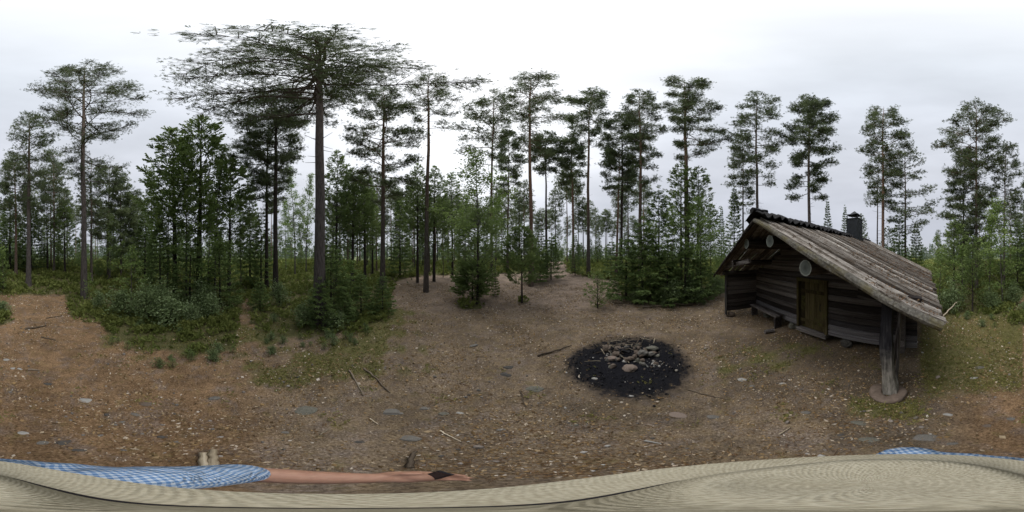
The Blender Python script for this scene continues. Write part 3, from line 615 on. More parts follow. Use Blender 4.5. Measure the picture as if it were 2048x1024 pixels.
S('birch', 612, 18, 350, 'second pale green birch, close left of the nearest pine stem')
S('birch', 572, 20, 400, 'small pale birch beyond the two touching pines')
S('spruce', 662, 5.9, 480, 'young spruce rising just right of the nearest pine stem', fat=1.1)
S('birch', 668, 6.6, 500, 'birch sapling with grey-green leaves right of the nearest pine stem', fat=1.5, v=1)
S('birch', 700, 6.4, 520, 'small birch sapling between two young spruces', fat=1.5, v=0)
S('spruce', 722, 6.3, 545, 'bushy young spruce in the middle of the patch right of the nearest pine', v=1, fat=1.3)
S('spruce', 765, 6.5, 548, 'bushy young spruce at the right end of the patch', v=1, fat=1.3)
S('spruce', 640, 5.1, 560, 'small spruce right in front of the nearest pine stem', v=0, fat=1.1)
S('spruce', 690, 5.5, 580, 'low spruce at the front of the patch right of the nearest pine', v=0, fat=1.3)
S('bush', 610, 5.2, 600, 'ferny bush at the left foot of the nearest pine', v=1, fat=1.1)
S('bush', 672, 5.0, 620, 'ferny bush at the right foot of the nearest pine', v=0, fat=1.4)
S('bush', 735, 5.1, 655, 'low leafy sprig at the front right of the patch', v=0, fat=.7)
S('ypine', 672, 12.5, 305, 'young pine with a narrow top right of the nearest pine stem', fat=.9)
S('ypine', 705, 12.8, 340, 'bushy young pine left of the dark layered pine', fat=1.2)
S('ypine', 730, 13.5, 345, 'second bushy young pine left of the dark layered pine', fat=1.1)
S('ypine', 745, 16, 380, 'young pine behind the dark layered pine')
S('spruce', 800, 16, 390, 'spruce between the dark layered pine and the smooth stem')
S('ypine', 835, 13.5, 330, 'dark young pine with a round top behind the smooth stem', fat=1.0)
S('ypine', 868, 14.0, 335, 'dark young pine touching the right of the smooth stem', fat=1.0)
S('ypine', 905, 16, 350, 'pointed young pine left of the big leafy birch')
S('birch', 958, 9.8, 305, 'big leafy birch in front of the sparse drooping pine', fat=1.5, v=2)
S('birch', 930, 12.5, 390, 'smaller leafy birch at the left side of the big leafy birch', fat=1.2)
S('birch', 990, 13, 380, 'smaller leafy birch at the right side of the big leafy birch', fat=1.1)
S('airy', 955, 608, 425, 'open young pine growing from the dark grassy mound in the clearing', v=0, fat=1.0)
S('ypine', 945, 600, 530, 'short bushy pine seedling on the dark grassy mound', v=0, fat=1.3)
S('spruce', 990, 592, 545, 'tiny spruce just right of the dark grassy mound', v=0, fat=.7)
S('airy', 1044, 606, 455, 'small bare-legged pine standing alone in the clearing', v=1, fat=.95)
S('spruce', 1080, 14.5, 455, 'dark young spruce behind the bare-legged pine', fat=1.1)
S('spruce', 1102, 15, 470, 'dark spruce at the left side of the far path', fat=1.1)
S('spruce', 1068, 13.5, 490, 'low bushy spruce behind the bare-legged pine', v=1, fat=1.3)
S('airy', 1195, 616, 548, 'tiny pine seedling alone on the bare ground left of the spruce thicket', v=2, fat=1.0)
S('spruce', 1150, 17, 468, 'small spruce at the right side of the far path')
S('spruce', 1222, 16, 480, 'small spruce behind the slim straight pine')
S('spruce', 1252, 8.9, 470, 'bushy spruce at the left end of the spruce thicket', fat=1.35, v=1)
S('spruce', 1285, 8.6, 440, 'spruce in front of the long-crowned pine in the thicket', fat=1.3, v=1)
S('spruce', 1318, 9.5, 376, 'pointed spruce with a clear top in the middle of the thicket', fat=1.1)
S('birch', 1300, 8.4, 450, 'leafy birch in the left half of the spruce thicket', fat=1.3, v=1)
S('birch', 1345, 8.6, 420, 'leafy birch in the middle of the spruce thicket', fat=1.25)
S('ypine', 1362, 11.5, 330, 'tall young pine wrapped round the left of the thick tiered pine', fat=1.1)
S('ypine', 1395, 11.8, 338, 'tall young pine wrapped round the right of the thick tiered pine', fat=1.1)
S('birch', 1402, 9.4, 395, 'round-topped birch in the right half of the spruce thicket', fat=1.35)
S('birch', 1422, 10.5, 410, 'birch at the right end of the spruce thicket', fat=1.1)
S('spruce', 1370, 8.3, 480, 'bushy spruce low in the middle right of the thicket', fat=1.4, v=1)
S('spruce', 1335, 8.0, 500, 'low bushy spruce at the front of the thicket', fat=1.4, v=1)
S('spruce', 1402, 8.6, 500, 'low bushy spruce at the right front of the thicket', fat=1.3, v=1)
S('bush', 1345, 7.7, 560, 'bright-leaved bush at the front of the spruce thicket', v=1, fat=1.2)
S('bush', 1390, 7.9, 560, 'low leafy bush at the right front of the spruce thicket', v=1, fat=1.2)
S('bush', 1275, 7.9, 575, 'low leafy bush at the left front of the spruce thicket', v=1, fat=1.2)
S('spruce', 1443, 17, 415, 'thin pointed spruce seen left of the hut roof', fat=.6)
S('spruce', 1468, 15, 375, 'spruce close to the left slope of the hut roof', fat=.8)
S('bush', 1440, 9.5, 545, 'bush just left of the hut', v=2)
S('spruce', 1655, 16, 400, 'small pointed spruce top behind the hut ridge', fat=.6)
S('spruce', 1690, 18, 412, 'small spruce top just left of the chimney', fat=.6)
S('ypine', 1722, 15, 430, 'young pine right behind the chimney')
S('spruce', 1798, 13.5, 420, 'dark spruce behind the far end of the hut roof', fat=.9)
S('spruce', 1832, 14.5, 445, 'spruce right of the drooping pine behind the hut', fat=.9)
S('ypine', 1775, 15, 455, 'low young pine behind the far end of the hut roof')
S('birch', 1880, 7.6, 500, 'bright yellow-green sapling at the right corner of the roof', v=1, fat=1.4)
S('bush', 1898, 6.6, 560, 'leafy bush below the bright yellow-green sapling', v=2)
S('ypine', 1908, 9.0, 440, 'young pine with a bough reaching towards the hut', fat=1.2)
S('ypine', 1945, 6.8, 475, 'tall bare young pine with feathery boughs right of the hut', v=2, fat=.9)
S('birch', 1925, 8.0, 490, 'sapling between the feathery young pine and the hut', fat=1.2)
S('birch', 1978, 8.4, 420, 'birch right of the feathery young pine', fat=1.1)
S('birch', 2005, 7.8, 400, 'taller birch with loose leaves near the edge of the bare ground', fat=1.2)
S('bush', 1985, 6.9, 570, 'dark bush under the taller loose-leaved birch', v=2)
S('bush', 2030, 7.8, 560, 'low bush right of the taller loose-leaved birch', v=2)
S('spruce', 2035, 10.5, 440, 'spruce behind the low bush at the path')
S('bush', 8, 6.3, 600, 'dark low bush at the edge of the brown path', v=1, fat=1.6)
S('birch', 6, 10, 500, 'small birch behind the dark low bush at the path')
S('birch', 178, 8.0, 545, 'small birch sapling at the foot of the scaly grey pine', v=0)
S('bush', 195, 7.0, 580, 'low bush right of the foot of the scaly grey pine', v=1)
S('spruce', 62, 19, 395, 'dark broad spruce behind the far path pine', fat=1.3)
S('spruce', 20, 20, 380, 'dark spruce behind the slim orange pine', fat=1.2)
S('ypine', 130, 17, 405, 'round young pine between the two grey path pines', fat=1.3)
S('ypine', 95, 19, 390, 'dark young pine right of the far path pine', fat=1.2)
S('birch', 220, 14, 430, 'birch behind and right of the scaly grey pine', fat=1.2)
S('spruce', 290, 13, 420, 'bushy spruce against the left edge of the thicket', fat=1.2)

# ---- background woods: counted trees that look alike
def rs(rng, a, b): return rng.uniform(a, b)
def taken(x, y):                                        # keep the hut and the clearing free
    u = np.array([.824, .566]); v = np.array([.566, -.824]); q = np.array([x-1.59, y+1.46]); s_, t_ = q@u, q@v
    return -1.2 < s_ < 6.6 and -1 < t_ < 7.4
rb = np.random.default_rng(5)
LM = [(-60, 'the hut-side birches'), (32, 'the slim orange pine'), (57, 'the path-end grey pine'), (168, 'the scaly grey pine'), (242, 'the slender drooping pine'), (303, 'the lone pointed spruce'), (398, 'the tallest thicket pine'), (500, 'the narrow dark spruce'), (551, 'the touching pines'), (640, 'the nearest pine'), (705, 'the bushy young pine'), (765, 'the dark layered pine'), (852, 'the smooth-stemmed pine'),
      (905, 'the pointed young pine'), (960, 'the big leafy birch'), (1015, 'the young pointed pine'), (1062, 'the flat-topped red pine'), (1112, 'the far path'), (1146, 'the orange tufty pine'), (1177, 'the slim straight pine'), (1238, 'the leaning orange pine'), (1280, 'the long-crowned pine'), (1375, 'the thick tiered pine'), (1443, 'the thin pointed spruce'), (1515, 'the pale-stemmed pine'),
      (1619, 'the dense-crowned pine'), (1700, 'the chimney'), (1767, 'the rounded-crown pine'), (1811, 'the drooping-boughed pine'), (1880, 'the bright sapling'), (1953, 'the ragged-crowned pine'), (2008, 'the slimmer pine'), (2080, 'the slim orange pine')]
def where(px):
    i = max(k for k in range(len(LM)) if LM[k][0] <= px); i = min(i, len(LM)-2)
    return 'between %s and %s' % (LM[i][1], LM[i+1][1])
def woods(n, spans, dmin, dmax, kinds, lab, group, hs=(.8, 1.15)):
    tot = sum(b-a for a, b in spans)
    for i in range(n):
        q = (i+rb.random())/n*tot
        for a, b in spans:
            if q < b-a: px = a+q; break
            q -= b-a
        d = dmin+(dmax-dmin)*rb.random()**.8; x, y = pol(px, d)
        if taken(x, y): continue
        kd, v, nm = kinds[rb.integers(len(kinds))]
        q_ = (d-dmin)/(dmax-dmin); sc_ = rs(rb, *hs)
        word = {'far': ['orange-stemmed pine', 'slender pine', 'dark slim pine', 'high-crowned pine', 'low-crowned pine'][v % 5], 'spruce': ['tiny spruce', 'small spruce', 'spruce', 'tall spruce'][v % 4], 'ypine': ['tiny young pine', 'small young pine', 'young pine', 'tall young pine'][v % 4], 'birch': ['birch sapling', 'small birch', 'birch', 'tall birch'][v % 4]}[kd]
        tree(nm, (FAR if kd == 'far' else KINDS[kd][1])[v], (x, y, gz(x, y)), '%s %s %s' % ('farther' if q_ > .55 else 'nearer', word, where(px)), 'tree', group, rz=rb.uniform(0, 6.28), sc=sc_)
farp = [('far', v, 'pine_tree') for v in range(5)]
woods(74, [(655, 1300)], 22, 52, farp, 'thin straight pine among many alike in the woods beyond the clearing', 'thin pines beyond the clearing', (.72, 1.0))
woods(22, [(655, 1000)], 17, 34, farp, 'slender pine in the crowded stand behind the smooth-stemmed pine', 'crowded slender pines', (.6, .85))
woods(20, [(0, 290), (2040, 2048)], 20, 40, farp, 'slender pine among many alike beyond the brown path', 'slender pines beyond the brown path', (.6, .85))
woods(8, [(1870, 2048)], 22, 40, farp, 'slender pine among those far behind the thicket right of the hut', 'slender pines far right of the hut', (.5, .75))
woods(10, [(470, 620)], 24, 45, farp, 'slender pine far behind the two touching pines', 'slender pines behind the touching pines', (.45, .7))
und = [('spruce', 1, 'spruce_tree'), ('spruce', 2, 'spruce_tree'), ('ypine', 1, 'young_pine'), ('ypine', 2, 'young_pine'), ('birch', 1, 'young_birch')]
woods(58, [(0, 480), (1860, 2048)], 14, 28, und, 'young tree in the dark undergrowth along the far side of the path woods', 'young trees in the path woods', (.7, 1.15))
woods(56, [(490, 1300)], 19, 36, und, 'young tree in the green undergrowth below the pines beyond the clearing', 'young trees beyond the clearing', (.6, 1.05))
woods(44, [(1120, 1900)], 24, 46, und, 'young tree in the low growth beyond the spruce thicket and the hut', 'young trees beyond the hut', (.6, 1.0))
tallu = [('spruce', 3, 'spruce_tree'), ('ypine', 3, 'young_pine'), ('birch', 2, 'young_birch'), ('birch', 3, 'young_birch')]
woods(13, [(0, 200), (650, 900)], 16, 26, tallu, 'half-grown tree filling the gap between tall pine stems', 'half-grown trees between the pines', (.65, .95))

# ---- far-off forest, one mass
def far_forest():
    rng = np.random.default_rng(9); P, D, S_, T = [], [], [], []; tp = []
    n = 1500
    for i in range(n):
        px = rng.uniform(0, 2048); d = rng.uniform(48, 190) if rng.random() < .75 else rng.uniform(38, 60)
        h = rng.uniform(4, 9)*(1 if d > 60 else .6)*(1.1 if (px < 1000 or px > 1900) else .85)
        x, y = pol(px, d); z = gz(x, y); m = 26; f = rng.uniform(.06, 1, m); a = rng.uniform(0, 6.28, m); w_ = h*.17*(1-f)**.7
        P.append(np.stack([x+np.cos(a)*w_*rng.uniform(.2, 1, m), y+np.sin(a)*w_*rng.uniform(.2, 1, m), z+h*f], -1))
        D.append(np.stack([np.cos(a), np.sin(a), np.full(m, .2)], -1)); S_.append(np.full(m, h*.11)); T.append(np.full(m, rng.uniform(.25, .75)))
    ch = tufts(np.concatenate(P), np.concatenate(D), np.concatenate(S_), 5, .6, .6, np.concatenate(T), rng)
    tag(link('forest', new_mesh('forest', [ch], M_FAR)), 'far-off mixed forest closing the view', None, None, 'stuff')
far_forest()

rq = np.random.default_rng(17)
for i in range(64):
    px = [rq.uniform(190, 470), rq.uniform(495, 790), rq.uniform(495, 790), rq.uniform(1860, 2045), rq.uniform(790, 1250), rq.uniform(1240, 1440)][rq.integers(6)]
    d = np.interp(px, _vx, _vr)*rq.uniform(.88, 1.10); x, y = pol(px, d); kb = rq.random() < .6; h_ = rq.uniform(.12, .36)
    if taken(x, y): continue
    tree('seedling', (BSH if kb else AIRY)[0 if kb else 2], (x, y, gz(x, y)-.01), '%s %s seedling on the edge, %s' % ('knee-high' if h_ > .28 else 'ankle-high', 'leafy' if kb else 'pine', where(px)), 'seedling', 'seedlings along the edge of the clearing', rz=rq.uniform(0, 6.28), sc=h_/(.8 if kb else 1.0))

# ---- heath, berry plants and seedlings nobody could count
def heath():
    rng = np.random.default_rng(21); n = 150000
    d = np.exp(rng.uniform(math.log(3.0), math.log(34), n)); px = rng.uniform(0, 2048, n); a = (px-1024)*2*pi/2048
    x, y = np.sin(a)*d, np.cos(a)*d
    veg = zones(x, y)[0]; lump = wig(x*.8, y*.8)+.4*np.sin(x*6)*np.sin(y*6.6)
    gap = smooth(485, 505, px)*(1-smooth(640, 700, px))*(d < 7.5)
    keep = (rng.random(n) < veg**1.6) & (rng.random(n) < np.clip(.30+.65*lump-.36*gap, .03, .95))
    hu = (-1.0, 6.2); u = (x-1.59)*.824+(y+1.46)*.566; v = (x-1.59)*.566-(y+1.46)*.824
    keep &= ~((u > -.4) & (u < 5.6) & (v > -.3) & (v < 6.2))
    x, y, d, lump, px = x[keep], y[keep], d[keep], lump[keep], px[keep]
    isl = np.zeros(len(x))
    for (c, A, B) in _isl: isl = np.maximum(isl, 1-np.hypot(x-c[0], y-c[1])/A)
    hgt = np.clip(.05+.10*(lump+.5)+.22*np.clip(isl, 0, 1)+rng.normal(0, .03, len(x)), .03, .34)*(1+.02*d)
    P = np.stack([x, y, ground_z(x, y)+hgt*rng.uniform(.1, .9, len(x))], -1)
    Dn = np.stack([rng.normal(0, .6, len(x)), rng.normal(0, .6, len(x)), np.full(len(x), .9)], -1)
    tint = np.clip(.5+.22*lump+rng.normal(0, .12, len(x)), 0, 1)
    near = d < 11
    ch = [tufts(P[near], Dn[near], .075+.012*d[near], 5, .42, .5, tint[near], rng), tufts(P[~near], Dn[~near], .05+.02*d[~near], 4, .5, .5, tint[~near], rng)]
    tag(link('undergrowth', new_mesh('undergrowth', ch, M_HEATH)), 'low green heath and berry plants under the trees', None, None, 'stuff')
    # yellow green moss cushions and grass at the clearing's edge
    n = 60000; d = np.exp(rng.uniform(math.log(1.4), math.log(8), n)); px = rng.uniform(0, 2048, n); a = (px-1024)*2*pi/2048
    x, y = np.sin(a)*d, np.cos(a)*d; z_ = zones(x, y); l2 = .5*np.sin(x*5+y*3)+.5*np.sin(y*7-x*2.2)
    keep = rng.random(n) < np.clip(z_[1]-.25+.4*l2, 0, .8)*.8
    x, y, d, l2 = x[keep], y[keep], d[keep], l2[keep]; m = len(x)
    P = np.stack([x, y, ground_z(x, y)+.006], -1); Dn = np.stack([rng.normal(0, .9, m), rng.normal(0, .9, m), np.full(m, .55)], -1)
    tag(link('moss', new_mesh('moss', [tufts(P, Dn, .045, 5, .35, .5, np.clip(.5+.3*l2+rng.normal(0, .15, m), 0, 1), rng)], M_MOSS)), 'yellow-green moss and short grass creeping over the litter', None, None, 'stuff')
heath()

# ------------------------------------------------------------------ litter, pebbles, stones, sticks
def colour_mat(name, stops, rough=.9):
    m, t, b = mat(name, rough, .15); a = node(t, 'ShaderNodeAttribute', attribute_name='tint')
    t.links.new(ramp(t, a.outputs['Fac'], stops), b.inputs['Base Color']); return m
M_LITTER = colour_mat('leaf_litter', [(0, (.06, .04, .022)), (.3, (.17, .11, .055)), (.5, (.30, .20, .095)), (.7, (.42, .33, .22)), (.86, (.56, .48, .39)), (1, (.68, .64, .58))])
M_NEEDLE = colour_mat('fallen_needles', [(0, (.08, .04, .02)), (.5, (.20, .11, .055)), (1, (.36, .26, .16))])
M_GRAVEL = colour_mat('gravel', [(0, (.07, .065, .06)), (.5, (.18, .165, .15)), (.8, (.28, .24, .21)), (1, (.5, .49, .47))])
FIRE = at(1259, 722)[:2]; FR = 1.25
def litter():
    rng = np.random.default_rng(31)
    def pts(n, d0, d1, p=1.0):
        d = (d0**p+(d1**p-d0**p)*rng.random(n))**(1/p); a = rng.uniform(0, 2*pi, n); x, y = np.sin(a)*d, np.cos(a)*d
        px = (np.degrees(a)/360*2048+1024) % 2048
        f = np.hypot(x-FIRE[0], y-FIRE[1]); veg = zones(x, y)[0]
        clump = np.clip(.55+.5*np.sin(x*2.1+1)*np.sin(y*1.7)+.35*wig(x*1.5, y*1.5), .12, 1)
        k = (rng.random(n) < clump) & ((f > FR*.98) | (rng.random(n) < .05)) & (rng.random(n) > veg*.8)
        return x[k], y[k], d[k]
    x, y, d = pts(150000, .5, 13, 1.2); m = len(x)
    nrm = unit(np.stack([rng.normal(0, .35, m), rng.normal(0, .35, m), np.ones(m)], -1)); a = unit(np.cross(nrm, rng.normal(0, 1, (m, 3)))); b = np.cross(nrm, a)
    L = (rng.gamma(2.4, .0026, m)+.004)[:, None]*(1+.30*d[:, None])**.8; P = np.stack([x, y, ground_z(x, y)+.006+L[:, 0]*.25], -1)
    E = rng.uniform(.3, .75, (m, 1))
    V = np.stack([P-a*L, P+b*L*E-nrm*L*.25, P+a*L, P-b*L*E-nrm*L*.2], 1).reshape(-1, 3)
    F = (np.arange(m)[:, None, None]*4+np.array([[0, 1, 2], [0, 2, 3]])[None]).reshape(-1, 3)
    tag(link('leaf_litter', new_mesh('leaf_litter', [(V, F, 0, np.repeat(np.clip(rng.beta(1.7, 2.1, m), 0, 1), 4))], M_LITTER)), 'fallen brown, ochre and bleached leaves and bark flakes', None, None, 'stuff')
    x, y, d = pts(34000, .5, 7); m = len(x); an = rng.uniform(0, 2*pi, m); L = rng.gamma(2.5, .014, m)+.012
    P = np.stack([x, y, ground_z(x, y)+.010], -1); Q = P+np.stack([np.cos(an)*L, np.sin(an)*L, rng.uniform(-.1, .2, m)*L], -1)
    V, F = twigs(P, Q, rng.uniform(.0012, .003, m), rng.uniform(.001, .002, m))
    tag(link('needle_litter', new_mesh('needle_litter', [(V, F, 0, np.repeat(rng.beta(2, 1.7, m), 6))], M_NEEDLE)), 'dropped pine needles and bits of twig', None, None, 'stuff')
    x, y, d = pts(3000, .6, 10); m = len(x)
    ico = ICO0; s = rng.gamma(2.0, .0045, m)+.004+.0012*d
    V = ico[0][None]*s[:, None, None]*rng.uniform(.55, 1.2, (m, 1, 3))*(1+rng.normal(0, .12, (m, len(ico[0]), 1)))+np.stack([x, y, ground_z(x, y)+s*.2], -1)[:, None]
    F = (np.arange(m)[:, None, None]*len(ico[0])+ico[1][None]).reshape(-1, 3)
    tag(link('gravel', new_mesh('gravel', [(V.reshape(-1, 3), F, 0, np.repeat(rng.beta(2, 1.8, m), len(ico[0])))], M_GRAVEL)), 'small stones half sunk in the litter', None, None, 'stuff')
def ico(sub):
    p = (1+5**.5)/2
    V = [(-1, p, 0), (1, p, 0), (-1, -p, 0), (1, -p, 0), (0, -1, p), (0, 1, p), (0, -1, -p), (0, 1, -p), (p, 0, -1), (p, 0, 1), (-p, 0, -1), (-p, 0, 1)]
    F = [(0, 11, 5), (0, 5, 1), (0, 1, 7), (0, 7, 10), (0, 10, 11), (1, 5, 9), (5, 11, 4), (11, 10, 2), (10, 7, 6), (7, 1, 8), (3, 9, 4), (3, 4, 2), (3, 2, 6), (3, 6, 8), (3, 8, 9), (4, 9, 5), (2, 4, 11), (6, 2, 10), (8, 6, 7), (9, 8, 1)]
    V = [np.array(v, float)/np.linalg.norm(v) for v in V]
    for _ in range(sub):
        c = {}; G = []
        def mid(a, b):
            k = (min(a, b), max(a, b))
            if k not in c: v = V[a]+V[b]; V.append(v/np.linalg.norm(v)); c[k] = len(V)-1
            return c[k]
        for a, b, d in F:
            x, y, z = mid(a, b), mid(b, d), mid(d, a); G += [(a, x, z), (b, y, x), (d, z, y), (x, y, z)]
        F = G
    return np.array(V), np.array(F)
ICO0, ICO2 = ico(0), ico(2)
litter()

def stone_mesh(m_, seed):
    rng = np.random.default_rng(seed); V = ICO2[0].copy()
    for _ in range(5):                                  # planes knocked off, as on a broken cobble
        n = unit(rng.normal(0, 1, 3)); c = rng.uniform(.62, .86); s = V@n-c; V = V-np.maximum(s, 0)[:, None]*n*.85
    k = rng.normal(0, 2.2, (3, 3)); V = V*(1+.10*np.sin(V@k[0]+1)+.07*np.sin(V@k[1]*1.7)+.03*np.sin(V@k[2]*4))[:, None]*(1+rng.normal(0, .02, (len(V), 1)))
    return new_mesh('stone', [(V, ICO2[1])], STONES[m_], False)
STM = {(m_, s): stone_mesh(m_, 300+m_*10+s) for m_ in range(6) for s in range(4)}
rst = np.random.default_rng(41); _sc = [0]
def stone(px, py, wpx, m_, label, flat=.45, deep=.8, sink=.35, group=None, lift=0, rz=None):
    x, y, z = at(px, py); d = hypot(x, y); wd = wpx*2*pi/2048*d*.5; _sc[0] += 1
    return tag(link('stone', STM[(m_, _sc[0] % 4)], None, (x, y, z+wd*flat*(1-2*sink)*.5+lift), (rst.normal(0, .12), rst.normal(0, .12), -az_of(px)+(rst.normal(0, .25) if rz is None else rz)), (wd, wd*deep, wd*flat)), label, 'stone', group)
GS = [(784, 824, 46, 0, 'flat grey stone with a pale rim right of two bleached sticks', .3), (612, 822, 56, 3, 'wide flat lichen-grey stone half covered by litter', .22),
      (816, 877, 48, 0, 'smooth flat grey stone below the forked grey root', .3), (427, 797, 26, 0, 'blue-grey stone in front of the leafy thicket', .45), (170, 801, 28, 4, 'pale angular stone in the middle of the brown path ground', .35),
      (1012, 750, 24, 2, 'dark rounded stone, farther of the two left of the ash bed', .5), (1016, 735, 20, 2, 'dark little stone resting above the dark rounded one', .5), (1072, 778, 36, 3, 'mossy grey stone just left of the ash bed', .4),
      (1358, 831, 40, 1, 'flat pinkish stone in front of the ash bed', .25), (1428, 834, 27, 0, 'small grey stone right of the flat pinkish stone', .35), (848, 817, 22, 0, 'grey stone in line with two others left of the clearing', .4),
      (890, 827, 24, 3, 'flat dull stone right of the stone row', .3), (920, 826, 16, 4, 'small pale stone right of the flat dull stone', .35), (947, 691, 20, 0, 'grey stone in the open middle of the clearing', .35),
      (1720, 846, 36, 3, 'grey stone in front of the hut post', .3), (1741, 879, 42, 3, 'large flat mossy stone nearest below the hut post', .25), (1850, 877, 62, 0, 'biggest flat grey slab stone near the blue checked shoulder', .2),
      (1905, 887, 26, 0, 'angular grey stone at the right of the biggest slab', .4), (1895, 829, 22, 4, 'pale broken stone right of the hut post', .5), (1484, 760, 20, 4, 'pale stone between the ash bed and the hut', .4),
      (1504, 773, 16, 0, 'small grey stone below the pale stone towards the hut', .4), (1565, 767, 14, 4, 'little whitish stone in front of the hut porch', .4), (86, 886, 32, 0, 'flat grey stone, rightmost large one near the shirt edge', .3),
      (45, 866, 24, 4, 'pale grey flat stone on the brown needle ground', .3), (128, 885, 38, 2, 'dark flat stone amid the needle litter', .25), (158, 901, 32, 2, 'dark flat stone closest to the checked shoulder', .25),
      (95, 768, 18, 2, 'small dark stone on the brown path ground', .4), (12, 720, 14, 4, 'bright whitish stone at the path', .5), (25, 737, 12, 4, 'left one of two tiny pale stones at the path', .5),
      (40, 738, 11, 4, 'right one of two tiny pale stones at the path', .5), (242, 845, 18, 0, 'small grey stone beside an upright flake', .4), (270, 829, 22, 0, 'grey stone behind the small one by the flake', .4),
      (228, 849, 16, 0, 'small grey stone left of the flake', .4), (290, 808, 32, 5, 'reddish brown flat stone in front of the thicket', .25), (325, 874, 24, 2, 'dark lump of stone in the near needle litter', .45),
      (354, 884, 18, 0, 'small grey stone beside the dark lump', .4), (570, 865, 20, 0, 'small worn stone left of the smooth flat stone', .35), (440, 874, 14, 4, 'pale chip of stone near the two upright stubs', .4),
      (1000, 860, 20, 0, 'small worn stone in the open middle foreground', .4), (720, 884, 22, 2, 'dark stone left of the smooth flat grey stone', .35), (1190, 757, 14, 4, 'small pale stone at the left rim of the ash bed', .5),
      (1262, 792, 12, 4, 'pale stone at the front rim of the ash bed', .5), (1150, 850, 18, 3, 'dull stone below the left rim of the ash bed', .4), (1610, 825, 22, 0, 'dull grey stone in the shade before the hut', .35),
      (1655, 800, 16, 5, 'brown stone in the shade before the hut', .4), (1960, 735, 18, 0, 'grey stone on the mossy ground right of the hut', .4), (1948, 756, 18, 4, 'pale stone on the mossy ground right of the hut', .3),
      (2020, 838, 20, 0, 'grey stone at the end of the mossy ground', .4), (1680, 870, 18, 2, 'dark stone left of the large flat mossy one', .35), (1972, 852, 24, 5, 'brown stone beyond the angular grey stone', .3)]
for px, py, w_, m_, lab, fl in GS: stone(px, py, w_*1.05, m_, lab, fl*.8, .62, .6)

# ---- fire place
def ash_bed():
    rng = np.random.default_rng(51); nr, na = 22, 96; f = np.linspace(0, 1, nr)**.8
    a = np.arange(na)*2*pi/na; rim = .90*(1+.05*np.sin(a*3+1)+.04*np.sin(a*5)+.03*np.sin(a*9+2))
    X = FIRE[0]+f[:, None]*rim*np.sin(a); Y = FIRE[1]+f[:, None]*rim*np.cos(a)
    ff = np.broadcast_to(f[:, None], X.shape)
    Z = ground_z(X, Y)+.012+.03*(1-ff**2)+rng.normal(0, .004, X.shape)-.028*ff**6
    V = np.stack([X, Y, Z], -1).reshape(-1, 3); i = np.arange(nr-1)[:, None]*na; j = np.arange(na)[None]; k = (j+1) % na
    m, t, b = mat('ash', .95, .1); co = obj_co(t); n = noise(t, co, 42, 5, .75); nb = noise(t, co, 9, 5, .7)
    c = ramp(t, n, [(.3, (.005, .005, .006)), (.6, (.017, .017, .022)), (.78, (.055, .053, .058))])
    # litter trodden in from the edge
    ge = node(t, 'ShaderNodeAttribute', attribute_name='tint').outputs['Fac']
    ef = node(t, 'ShaderNodeMapRange', {0: mth(t, 'ADD', ge, mth(t, 'MULTIPLY', mth(t, 'SUBTRACT', nb, .5), .55)), 1: 1.2, 2: 1.5}).outputs[0]
    c = mix(t, ef, c, ramp(t, n, [(.3, (.03, .022, .015)), (.55, (.10, .075, .048)), (.75, (.22, .18, .13))]))
    t.links.new(c, b.inputs['Base Color']); bump(t, b, n, .9, .02)
    tag(link('ash', new_mesh('ash', [(V, np.stack([i+j, i+k, i+na+k, i+na+j], -1).reshape(-1, 4), 0, ff.ravel())], m, True)), 'round black bed of ash and charcoal around the fire place', None, None, 'stuff')
    # charcoal crumbs and a few pale flecks over the bed and past its rim
    n = 1500; a = rng.uniform(0, 2*pi, n); r_ = np.abs(1.12*np.sqrt(rng.random(n))+rng.normal(0, .10, n))*(1+.08*np.sin(4*a)+.05*np.sin(7*a+1)); x = FIRE[0]+r_*np.sin(a); y = FIRE[1]+r_*np.cos(a); s = rng.gamma(2, .0034, n)+.003
    V = ICO0[0][None]*s[:, None, None]*rng.uniform(.5, 1.3, (n, 1, 3))+np.stack([x, y, ground_z(x, y)+.02*(r_ < 1.2)+.012], -1)[:, None]
    F = (np.arange(n)[:, None, None]*12+ICO0[1][None]).reshape(-1, 3)
    M = colour_mat('charcoal_crumbs', [(0, (.008, .008, .01)), (.955, (.03, .03, .034)), (.975, (.3, .27, .23)), (1, (.6, .58, .55))])
    tag(link('charcoal_debris', new_mesh('charcoal', [(V.reshape(-1, 3), F, 0, np.repeat(rng.random(n), 12))], M)), 'charcoal crumbs with a few pale flecks over the ash', None, None, 'stuff')
ash_bed()
stone(1260, 741, 32, 1, 'big smooth pinkish stone at the front of the fire place', .62, .72, .15, lift=.03, rz=0)
stone(1286, 716, 22, 0, 'round grey stone right of the fire place centre', .8, .8, .1, lift=.12)
stone(1302, 716, 16, 0, 'oblong grey stone touching the round grey one', .7, .8, .1, lift=.10)
stone(1232, 716, 17, 5, 'brown stone left of the fire place centre', .7, .8, .1, lift=.10)
stone(1236, 707, 15, 5, 'brown cobble behind the brown stone in the fire place', .7, .8, .1, lift=.13)
stone(1224, 722, 22, 1, 'long tan stone at the left of the fire place', .6, .7, .1, lift=.05)
stone(1262, 722, 17, 5, 'rounded brown stone behind the big pinkish one', .7, .8, .1, lift=.06)
stone(1214, 704, 18, 5, 'upright tan stone at the upper left of the fire place', .9, .8, .1, lift=.08)
stone(1305, 703, 26, 3, 'flat mossy stone at the back right of the fire place', .4, .8, .1, lift=.08)
stone(1250, 727, 12, 4, 'pale grey chip between the brown stones', .6, .8, .1, lift=.05)
rf = np.random.default_rng(61)
